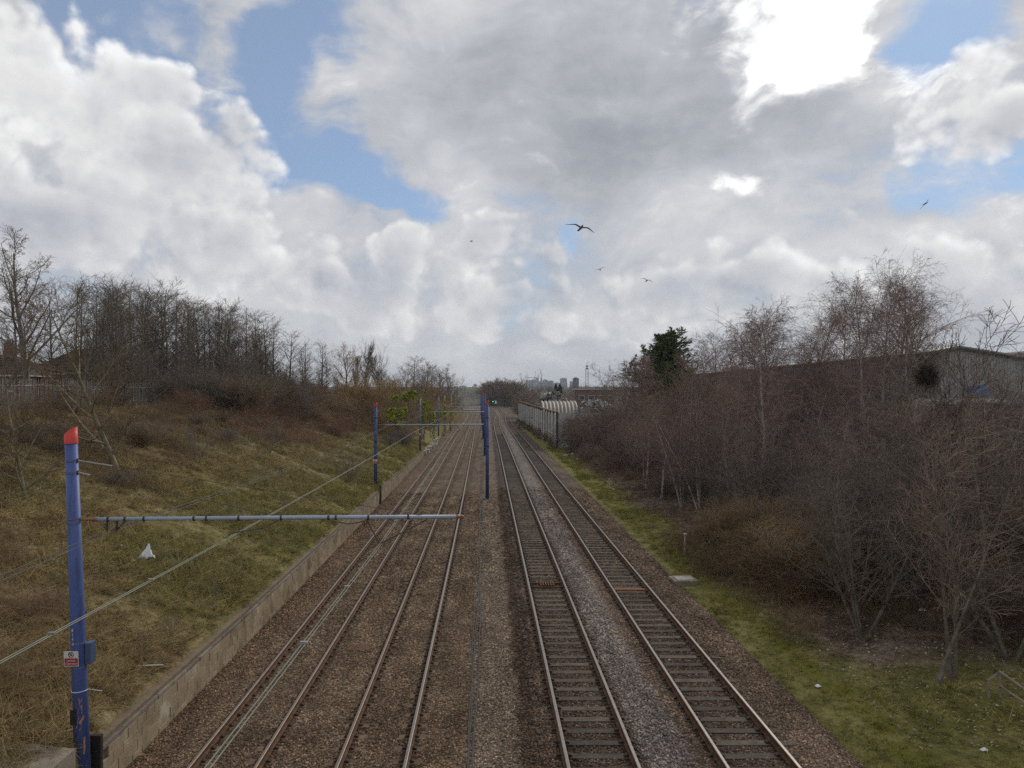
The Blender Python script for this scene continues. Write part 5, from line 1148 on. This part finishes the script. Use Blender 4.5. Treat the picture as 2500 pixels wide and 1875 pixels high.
def warehouse():
    Y0 = 56.0; XL = pX(2293, Y0); XA = pX(2336.5, Y0); XR = XL + 26; ze = pZ(859, Y0); za = pZ(850, Y0); zb = 4.6
    t = empty("warehouse", (XL, Y0, zb), 0, 'grey ribbed metal warehouse behind the birches at the right', 'warehouse')
    slope = (pZ(850.6, Y0) - pZ(876.7, Y0)) / (pX(2500, Y0) - XA)
    def roof_z(x): return ze + (za - ze) * (x - XL) / (XA - XL) if x < XA else za - slope * (x - XA)
    pw = 1.0; x = XL; i = 0
    while x < XR - .01:
        me = corrugated("cladding_panel", pw - .006, 1.0, MAT['cladding']); h0, h1 = roof_z(x) - zb, roof_z(x + pw) - zb
        V = np.array([v.co[:] for v in me.vertices]); top = V[:, 2] > .5; V[top, 2] = h0 + (h1 - h0) * V[top, 0] / pw; me.vertices.foreach_set('co', V.astype(np.float32).ravel()); me.update()
        obj("cladding_panel", me, t, loc=(x - XL, 0, 0)); x += pw
    sp = corrugated("side_panel", 1.994, ze - zb, MAT['cladding'], 8); dk = corrugated("dark_side_panel", 1.994, ze - zb, MAT['cladding_dark'], 8)
    for q in range(34): obj("cladding_panel", sp if q < 9 or q % 7 > 4 else dk, t, loc=(0, 2 + q * 2.0, 0), rot=(0, 0, radians(-90)))
    D = 68.0
    b = MB(); o_ = .25; P = [(XL - o_, ze - .02), (XA, za + .05), (XR, roof_z(XR) + .02)]
    for (xa, z0), (xb, z1) in zip(P[:-1], P[1:]):
        c = 'roof'; b = MB(); V = [(xa - XL, -.2, z0 - zb), (xb - XL, -.2, z1 - zb), (xb - XL, D, z1 - zb), (xa - XL, D, z0 - zb)]; V += [(v[0], v[1], v[2] + .10) for v in V]
        b.add(V, [(3, 2, 1, 0), (4, 5, 6, 7), (0, 1, 5, 4), (1, 2, 6, 5), (2, 3, 7, 6), (3, 0, 4, 7)]); b.build("roof", t, MAT['roof_sheet'])
    for (xa, z0), (xb, z1) in zip(P[:-1], P[1:]): b = MB(); b.tube([(xa - XL, -.28, z0 - zb), (xb - XL, -.28, z1 - zb)], .13, 4); b.build("verge_trim", t, MAT['cladding_dark'])
    b = MB(); b.tube([(-.30, -.2, ze - zb - .02), (-.30, D, ze - zb - .02)], .11, 6); b.build("gutter", t, MAT['cladding_dark'])
    for q, y in enumerate((22, 34, 46)): MB().box((-.08, y, 2.4), (.08, 5, 4.6)).build("loading_door", t, MAT['door_dark'])
    MB().box((-.02, D + .05, 3), (.2, .1, 6)).build("far_corner_trim", t, MAT['cladding_dark'])
    # second roof behind
    X2 = pX(2440, 75); t2 = empty("storage_shed", (X2, 78, 1), 0, 'pale roof of another shed behind the right end of the warehouse', 'shed'); z2 = pZ(868, 75) - 1
    MB().prism([(0, 0), (30, 0), (30, z2 - .5), (15, z2 + 1.2), (0, z2)], 1, 0, 20).build("body", t2, MAT['cladding']); MB().prism([(-.4, z2), (15, z2 + 1.25), (15, z2 + 1.45), (-.4, z2 + .2)], 1, -.3, 20.3).build("roof", t2, MAT['roof_sheet'])
    # yard fence, vans and tarpaulin
    zf = pZ(986, 50); t3 = empty("yard_fence", (pX(2290, 50), 50, 4.9), 0, 'dark close-boarded yard fence before the warehouse gable', 'fence'); bd = MB().box((0, 0, (zf - 4.9) / 2), (.235, .04, zf - 4.9)).mesh("board", MAT['steel_dark'])
    for q in range(44): obj("board", bd, t3, loc=(q * .245, RNG.normal(0, .006), RNG.normal(0, .02)))
    for h in (.5, 1.9): MB().box((5.3, .05, h), (10.8, .06, .1)).build("fence_rail", t3, MAT['steel_dark'])
    for x, lab in ((2368, 'white van roof showing above the dark yard fence, left one'), (2428, 'white van roof showing above the dark yard fence, right one')):
        v = empty("van", (pX(x, 53), 53, 5.2), 0, lab, 'van', 'white vans behind the yard fence'); h = pZ(973, 53) - 5.2; k = h / 2.2
        MB().prism([(-1.0, .35), (1.0, .35), (1.02, 1.1), (.92, 2.05), (.75, 2.2), (-.75, 2.2), (-.92, 2.05), (-1.02, 1.1)], 1, 0, 4.6).build("body", v, MAT['van_white'])
        MB().box((0, -.02, 1.65), (1.6, .04, .62)).build("windscreen", v, MAT['window_glass']); MB().prism([(-1.0, .35), (1.0, .35), (1.0, 1.0), (-1.0, 1.0)], 1, -.75, 0).build("bonnet", v, MAT['van_white'])
        for sx in (-.95, .95):
            for sy in (-.1, 3.6): MB().tube([(sx - .1, sy, .35), (sx + .1, sy, .35)], .35, 14).build("wheel", v, MAT['tyre'])
        v.scale = (k, k, k)
    X, Y, Z = px(2383, 947, 54); t4 = empty("tarpaulin_stack", (X, Y, 5.1), 0, 'blue tarpaulin over a stack in the warehouse yard', 'tarpaulin')
    b = MB(); b.box((0, 0, (Z - 5.1) / 2 - .2), (1.1, 1.0, Z - 5.1 - .4)); b.build("stack", t4, MAT['cladding_dark']); b = MB(); b.add([(-.7, -.6, Z - 5.65), (.7, -.6, Z - 5.55), (.75, .6, Z - 5.6), (-.7, .6, Z - 5.6), (-.35, -.4, Z - 4.95), (.4, -.3, Z - 4.85), (.3, .4, Z - 4.9), (-.4, .4, Z - 5.0)], [(4, 5, 6, 7), (0, 1, 5, 4), (1, 2, 6, 5), (2, 3, 7, 6), (3, 0, 4, 7)]); b.build("sheet", t4, MAT['tarp_blue'])
warehouse()

# ================================================================== signal and distance
def emit(name, c, s):
    mt = bpy.data.materials.new(name); mt.use_nodes = True; b = mt.node_tree.nodes['Principled BSDF']; b.inputs['Base Color'].default_value = (*c, 1); b.inputs['Emission Color'].default_value = (*c, 1); b.inputs['Emission Strength'].default_value = s; MAT[name] = mt
emit('green_lamp', (.03, .9, .55), 1.2)
def signal():
    Y = 400; X, _, Z = px(1203.5, 983, Y); t = empty("railway_signal", (X, Y, .2), 0, 'railway signal showing green beside the curving main line', 'signal')
    MB().tube([(0, 0, -.3), (0, 0, Z - .2)], .09, 8).build("post", t, MAT['mast_grey']); h = MB().box((0, 0, Z - .1), (.95, .35, 2.0)).build("head", t, MAT['sign_black'])
    for q, z in enumerate((.45, -.45)): MB().tube([(0, -.20, Z - .1 + z), (0, -.24, Z - .1 + z)], .27, 14).build("lens", h, MAT['green_lamp'] if q == 0 else MAT['sign_black'])
    MB().box((1.35, 0, Z), (.9, .25, 1.7)).build("white_box", t, MAT['white_paint'])
signal()
pm('city_blue', ((.27, .30, .36), (.37, .40, .46)), .03, .7); pm('city_pale', ((.42, .43, .45), (.52, .53, .55)), .03, .7); pm('city_dark', ((.045, .045, .05), (.08, .078, .08)), .03, .7); pm('city_brick', ((.15, .09, .075), (.21, .13, .10)), .03, .8); pm('city_glass', ((.10, .12, .16), (.16, .18, .23)), .05, .3)
def city():
    Y = 2400.; zb = pZ(946, Y)
    B = ((1283.5, 1289.6, 928, 'city_pale', 'pale slab at the left end of the distant skyline'), (1290.2, 1295.6, 928.4, 'city_blue', 'narrow blue-grey block, second from the left of the skyline'), (1296.2, 1307.6, 927.6, 'city_blue', 'wide blue-grey block left of the tallest slim tower'),
         (1308.2, 1314.4, 922, 'city_pale', 'tallest slim pale tower of the skyline under the cranes'), (1315, 1325, 931, 'city_blue', 'blue-grey block around the building core under the cranes'), (1319.8, 1323.4, 922.5, 'city_dark', 'slender concrete core under construction beneath the crossed cranes'),
         (1325.6, 1336.6, 927.5, 'city_blue', 'stepped blue-grey block right of the cranes'), (1337, 1351, 930, 'city_blue', 'long blue-grey block sloping down right of the cranes'), (1351.4, 1367, 935, 'city_blue', 'low wide block left of the square blue tower'), (1367.5, 1383.4, 923.7, 'city_blue', 'square blue tower standing apart on the skyline'),
         (1376, 1385, 936, 'city_pale', 'low white block at the foot of the square blue tower'), (1391, 1398.4, 931.6, 'city_blue', 'small blue-grey block left of the dark tower'), (1398.7, 1412.7, 923.5, 'city_dark', 'dark square tower at the right end of the skyline'),
         (1123, 1139.5, 943, 'city_blue', 'flat grey block left of the track on the horizon'), (1156, 1164, 938, 'city_pale', 'small pale tower above the far end of the tram line'), (1152.5, 1156, 943.5, 'city_blue', 'low block leaning on the small pale tower'))
    for k, (x0, x1, y, m, lab) in enumerate(B):
        yy = Y + (k % 3) * 25; yy = 1500 if m == 'city_dark' and x0 > 1390 else yy; z0 = pZ(946, yy) - 5; w = (x1 - x0) * yy / F; h = pZ(y, yy) - z0; X = pX((x0 + x1) / 2, yy)
        t = empty("tower_block", (X, yy, z0), 0, lab, 'building', 'buildings on the distant skyline'); MB().box((0, 0, h / 2), (w, w * .9, h)).build("body", t, MAT[m]); MB().box((0, 0, h + .8), (w * .5, w * .5, 1.6)).build("roof_plant", t, MAT[m])
        nb = max(2, int(w / 3.2))
        for q in range(nb): MB().box((-w / 2 + (q + .5) * w / nb, -w * .45 - .12, h * .52), (w / nb * .45, .2, h * .86)).build("window_strip", t, MAT['city_glass'])
        for z in np.arange(4.5, h - 1, 4.2): MB().box((0, -w * .45 - .26, z), (w * .99, .2, .9)).build("floor_band", t, MAT[m])
    def crane(lab, x, ybase, tip, back):
        t = empty("tower_crane", px(x, ybase, Y), 0, lab, 'crane', 'cranes on the distant skyline'); top = np.array(px(x, min(ybase, back[1]), Y)) - np.array(t.location); tp = np.array(px(*tip, Y)) - np.array(t.location); bk = np.array(px(*back, Y)) - np.array(t.location)
        MB().tube([(0, 0, -30), (0, 0, top[2])], .8, 4).build("tower", t, MAT['city_pale']); MB().tube([bk, tp], .55, 4).build("jib", t, MAT['city_pale']); MB().box(tuple(bk), (3, 2, 2.4)).build("counterweight", t, MAT['city_pale']); MB().box((0, 0, top[2] - 1), (2.4, 2.4, 2.6)).build("cab", t, MAT['city_pale'])
    crane('tower crane with a level jib reaching left', 1304, 926, (1281, 921.5), (1306, 921.5)); crane('tower crane with a steep jib leaning right', 1314.6, 924, (1322.8, 904), (1313.6, 918)); crane('tower crane with a near-vertical jib leaning left', 1322, 924, (1317, 899.5), (1323, 916)); crane('small crane with an upright jib', 1306.4, 927, (1307.2, 907), (1306, 921))
    # aerial mast and brick works right of the skyline
    Y = 420; t = empty("aerial_mast", px(1433, 960, Y), 0, 'tall twin-pole aerial mast behind the scrub', 'mast'); h = (960 - 886) * Y / F
    for s in (-.65, .65): MB().tube([(s, 0, -6), (s, 0, h * .80)], .16, 6).build("pole", t, MAT['mast_grey'])
    for z in np.linspace(.1, .78, 7) * h: MB().box((0, 0, z), (1.3, .1, .12)).build("rung", t, MAT['mast_grey'])
    MB().tube([(0, 0, h * .78), (0, 0, h)], .1, 6).build("spike", t, MAT['mast_grey'])
    for z in (.80, .87): MB().tube([(0, 0, h * z), (0, 0, h * z + .7)], .75, 8).build("antenna_drum", t, MAT['mast_grey'])
    Y = 260; X0, X1 = pX(1404, Y), pX(1500, Y); zt = pZ(951, Y); t = empty("brick_works", (X0, Y, 1), 0, 'long low brick works with white framed bays beyond the scrapyard', 'building')
    MB().box(((X1 - X0) / 2, 3, (zt - 1) / 2), (X1 - X0, 6, zt - 1)).build("wall", t, MAT['city_brick']); MB().box(((X1 - X0) / 2, 2.9, zt - .9), (X1 - X0 + .4, 6.6, .35)).build("parapet", t, MAT['city_pale'])
    for q in range(4):
        x = 1.2 + q * (X1 - X0) / 4; w = MB().box((x + 1, -.05, (zt - 1) * .68), (2.0, .12, 1.5)).build("window", t, MAT['city_pale']); MB().box((x + 1, -.13, (zt - 1) * .68), (1.7, .04, 1.25)).build("pane", w, MAT['window_glass'])
        MB().box((x - .55, -.06, (zt - 1) / 2), (.3, .14, zt - 1.3)).build("pier", t, MAT['city_brick'])
city()
def far_woods():
    r = np.random.default_rng(31)
    src = [source("far_tree", Tree("far_tree", 400 + q, 10, .16, [(16, .12, .97, 42, 9, .42, .5, .6, 5, .08, .06, .03), (9, .15, .98, 40, 12, .48, .4, .65, 4, .1, .04, .022), (5, .15, .98, 40, 14, .5, .3, .8, 3, .1, .03, .018)], 'bark_grey', 'twig_purple').one_mesh("far_tree", 'bark_grey', ('twig_purple', 'twig_brown', 'twig_grey')[q])) for q in range(3)]
    def wood(name, lab, n, f, hs):
        p = np.array([f() for _ in range(n)]); z = height(p[:, 0], p[:, 1]) - .3; k = np.array([hs() for _ in range(n)]) / 10.; scatter(name, np.column_stack([p, z]), np.column_stack([np.zeros((n, 2)), r.uniform(0, 6.28, n)]), np.column_stack([k * 1.25, k * 1.25, k]), r.integers(0, 3, n), src, lab)
    wood("birch_wood", 'purple-brown birch wood where the main line curves out of sight', 150, lambda: (lambda Y: (r.uniform(pX(1184, Y), pX(1268, Y)), Y))(r.uniform(470, 560)), lambda: r.uniform(9.5, 14.5))
    wood("yard_wood", 'bare trees between the panel wall and the birch wood', 60, lambda: (lambda Y: (r.uniform(max(9.5 + (Y - 230) * .02, pX(1236, Y)), pX(1300, Y)), Y))(r.uniform(235, 420)), lambda: r.uniform(4.5, 8.5))
    wood("distant_wood", 'grey-green distant woodland below the skyline', 420, lambda: (lambda Y: (r.uniform(pX(1200, Y), pX(1800, Y)), Y))(r.uniform(420, 1500)), lambda: r.uniform(6, 10))
    wood("distant_wood_by_the_climb", 'bare woodland either side of the tram line on its far climb', 200, lambda: (lambda Y, s: (-4.1 + float(tdx(Y)) + s * r.uniform(8.5, 60), Y))(r.uniform(400, 1150), 1 if r.random() < .45 else -1), lambda: r.uniform(4, 7.5))
    for x, Y, top, lab in ((1272, 250, 908, 'lone wispy bare tree beside the far end of the panel wall'),): plant(SY[0], "bare_tree", pX(x, Y), Y, top, lab=lab, wide=.8)
    pm('cypress', ((.012, .018, .014), (.028, .038, .028)), .8, .9)
    for x, top, lab in ((1357, 940, 'left dark cypress of the pair below the skyline'), (1367, 939, 'right dark cypress of the pair below the skyline')):
        Y = 430; X = pX(x, Y); z = gz(X, Y); H = pZ(top, Y) - z; n = 900; h = r.random(n); rad = .95 * (1 - h) ** .6 * r.uniform(.7, 1, n) * H * .16; a = r.uniform(0, 6.28, n); P = np.stack([np.cos(a) * rad, np.sin(a) * rad, h * H], 1)
        V, Fq = leaves(P, P * (1, 1, 0) + (0, 0, 1.5), np.full(n, .9), np.full(n, .45), r); t = empty("cypress_tree", (X, Y, z), 0, lab, 'tree', 'dark cypresses below the skyline'); obj("crown", mesh_np("crown", V, Fq, MAT['cypress']), t); MB().tube([(0, 0, -.2), (0, 0, H * .8)], .15, 5).build("trunk", t, BARK['bark_grey'])
far_woods()

# ================================================================== small things by the line
def verge_things():
    t = empty("marker_post", (pX(1672, 37.8), 37.8, gz(pX(1672, 37.8), 37.8)), 0, 'short white marker post on the right-hand verge', 'post'); MB().tube([(0, 0, -.2), (.0, 0, 1.0)], .045, 10).build("post", t, MAT['white_paint']); MB().box((.02, 0, 1.02), (.17, .10, .07)).build("cap", t, MAT['white_paint'])
    t = empty("chamber_cover", (8.15, 32.5, .14), radians(4), 'square concrete chamber with a worn lid beside the verge', 'chamber'); MB().box((0, 0, .0), (1.0, .95, .22)).build("surround", t, MAT['concrete']); MB().box((.02, .0, .125), (.74, .68, .04)).build("lid", t, MAT['concrete_pale'])
    # bent handrail at the lower right
    p = [px(2416, 1690, 19.5), px(2413, 1660, 19.5), px(2441, 1640, 19.6), px(2500, 1682, 18.6), px(2560, 1725, 17.8)]; z0 = gz(p[0][0], p[0][1])
    t = empty("handrail", (p[0][0], p[0][1], z0), 0, 'pale bent handrail in the grass at the lower right corner', 'handrail'); q = np.array(p) - np.array((p[0][0], p[0][1], z0)); q[0, 2] = -.2; MB().tube(q, .035, 8).build("top_rail", t, MAT['concrete']); MB().tube([q[2] * (1, 1, .45), q[3] * (1, 1, .45), q[4] * (1, 1, .45)], .03, 8).build("lower_rail", t, MAT['concrete'])
    MB().tube([q[2], q[2] * (1, 1, 0) - (0, 0, .2)], .035, 8).build("post", t, MAT['concrete']); MB().tube([q[4], q[4] * (1, 1, 0) - (0, 0, .2)], .035, 8).build("post", t, MAT['concrete'])
    # plastic bag caught on the bank
    X, Y = onbank(357, 1372); rng = np.random.default_rng(2); n, m = 16, 9; V = []
    for j in range(m):
        f = j / (m - 1); w = (.17 * (1 - f) ** 1.3 + .022) * (1 + .5 * max(0, .3 - f)); 
        for i in range(n): a = 2 * pi * i / n; rr = w * .85 * (1 + .42 * sin(2 * a + 2.5 * f) + .15 * sin(5 * a - 3 * f) + rng.normal(0, .2)); V.append((rr * cos(a) * 1.15 + .03 * f, rr * sin(a) * .6, .02 + f * .54 + rng.normal(0, .012) + .10 * abs(cos(a)) * (1 - f)))
    b = MB(); b.add(V, [(j * n + i, j * n + (i + 1) % n, (j + 1) * n + (i + 1) % n, (j + 1) * n + i) for j in range(m - 1) for i in range(n)] + [tuple((m - 1) * n + i for i in range(n))])
    tag(b.build("plastic_bag", None, MAT['plastic_white'], True, loc=(X, Y, gz(X, Y) + .03), rot=(radians(-14), 0, 0)), 'crumpled white plastic bag caught on the left bank', 'plastic bag')
    def scrap(name, x, y, s, lab, left, cat='litter'):
        if left: X, Y = onbank(x, y)
        else: Y = (CAMH - .35) * F / (y - VY); X = pX(x, Y)
        k = 10; V = [(cos(a) * s * rng.uniform(.6, 1.2), sin(a) * s * .6 * rng.uniform(.6, 1.2), rng.uniform(0, s * .25)) for a in np.arange(k) * 2 * pi / k] + [(cos(a) * s * .5, sin(a) * s * .3, s * rng.uniform(.3, .6)) for a in np.arange(k) * 2 * pi / k]
        b = MB(); b.add(V, [(i, (i + 1) % k, k + (i + 1) % k, k + i) for i in range(k)] + [tuple(k + i for i in range(k))]); tag(b.build(name, None, MAT['plastic_white'], loc=(X, Y, gz(X, Y) + .03)), lab, cat, 'litter on the banks')
    for x, y, s, lab, l in ((1997, 1656, .10, 'small white scrap of litter on the near right grass', 0), (2252, 1500, .16, 'grey-white rubbish heap under the trees at the right', 0), (2400, 1818, .10, 'flat pale litter sheet in the grass at the lower right corner', 0), (2240, 1866, .13, 'pale scrap of litter at the bottom edge on the right grass', 0), (1380, 1110, .30, 'white litter bag on the verge near the panel wall', 0), (1397, 1107, .22, 'small pale litter scrap beside the white bag near the panel wall', 0), (1410, 1118, .2, 'pale litter scrap under the scrub edge past the white bag', 0), (1497, 1190, .14, 'tiny white litter scrap on the middle of the right verge', 0), (508, 1062, .17, 'small white litter scrap high on the left bank', 1), (296, 1336, .12, 'pale litter scrap just left of the plastic bag', 1), (769, 1145, .14, 'tiny pale litter scrap on the bank left of the second mast', 1), (325, 1373, .10, 'pale litter scrap below and left of the plastic bag', 1), (611, 1005, .2, 'white litter scrap caught in the reddish brambles', 1)):
        scrap("litter", x, y, s, lab, l)
    X, Y = onbank(352, 1640); tag(MB().tube([(-.45, .0, .03), (.45, .06, .05)], .014, 6).build("pale_stick", None, MAT['white_paint'], loc=(X, Y, gz(X, Y) + .05)), 'pale straight stick lying on the bank above the near wall', 'stick')
verge_things()

# ================================================================== gulls
pm('gull', ((.13, .115, .11), (.24, .215, .205)), 6, .8)
def gull(lab, x, y, span_px, span, roll, yaw, flap=.25, tailpx=None):
    Y = span * F / span_px; n = 17; V = []; Fc = []
    for i in range(n):
        f = (i / (n - 1)) * 2 - 1; a = abs(f); c = .105 * (1 - a ** 2.2) + .012; xx = f * span / 2; sweep = -.10 * (1 - abs(a - .42) / .58) + .22 * max(0, a - .42); up = flap * span * (.32 * min(a, .42) / .42 - .20 * max(0, a - .42) / .58) 
        for (dy, dz) in ((-c * .35, 0), (-c * .05, .022 * (1 - a) + .004), (c * .65, 0), (-c * .05, -.012)): V.append((xx, dy + sweep, up + dz))
    for i in range(n - 1):
        for j in range(4): Fc.append((i * 4 + j, i * 4 + (j + 1) % 4, (i + 1) * 4 + (j + 1) % 4, (i + 1) * 4 + j))
    b = MB(); b.add(V, Fc); k = 8; prof = [(-.34, .012, .0), (-.30, .03, .0), (-.24, .055, .01), (-.18, .05, .005), (-.08, .065, -.005), (.08, .07, -.01), (.22, .05, 0), (.30, .05, .0), (.42, .075, .0), (.43, .06, .0)]
    V = []
    for q, (yy, r, z) in enumerate(prof):
        fl = .25 if q >= 7 else 1.0
        for j in range(k): a = 2 * pi * j / k; V.append((r * .78 * cos(a), yy * .72, z + r * .78 * fl * sin(a)))
    b.add(V, [(q * k + j, q * k + (j + 1) % k, (q + 1) * k + (j + 1) % k, (q + 1) * k + j) for q in range(len(prof) - 1) for j in range(k)] + [tuple(range(k))[::-1], tuple((len(prof) - 1) * k + j for j in range(k))])
    tag(b.build("gull", None, MAT['gull'], True, loc=px(x, y, Y), rot=(radians(-14), roll, yaw)), lab, 'bird', 'gulls in flight')
gull('largest gull gliding with wings spread in the middle of the sky', 1418, 556, 78, 1.35, radians(12), radians(14), .10)
gull('gull banking steeply at the upper right of the sky', 2259, 497, 42, 1.35, radians(-42), radians(25), .05)
gull('small gull with bent wings below the largest one', 1465, 658, 28, 1.3, radians(-18), radians(-8), .28)
gull('small gull low in the sky just left of the birches', 1579, 685, 33, 1.3, radians(16), radians(5), .26)
gull('small gull seen side-on left of the largest one', 1151, 589, 15, .9, radians(5), radians(70), .1)

# ================================================================== air
def haze():
    mt = bpy.data.materials.new("thin_haze"); mt.use_nodes = True; nt = mt.node_tree; nt.nodes.clear(); t = NT(nt)
    v = t.n('ShaderNodeVolumePrincipled', {'Color': (.80, .86, .95, 1), 'Density': .00012, 'Anisotropy': .2}); t.n('ShaderNodeOutputMaterial', {'Volume': v.outputs[0]})
    o = MB().box((0, 2000, 64), (7000, 5200, 132)).build("haze", None, mt); tag(o, 'thin pale air over the whole place', kind='stuff')
haze()
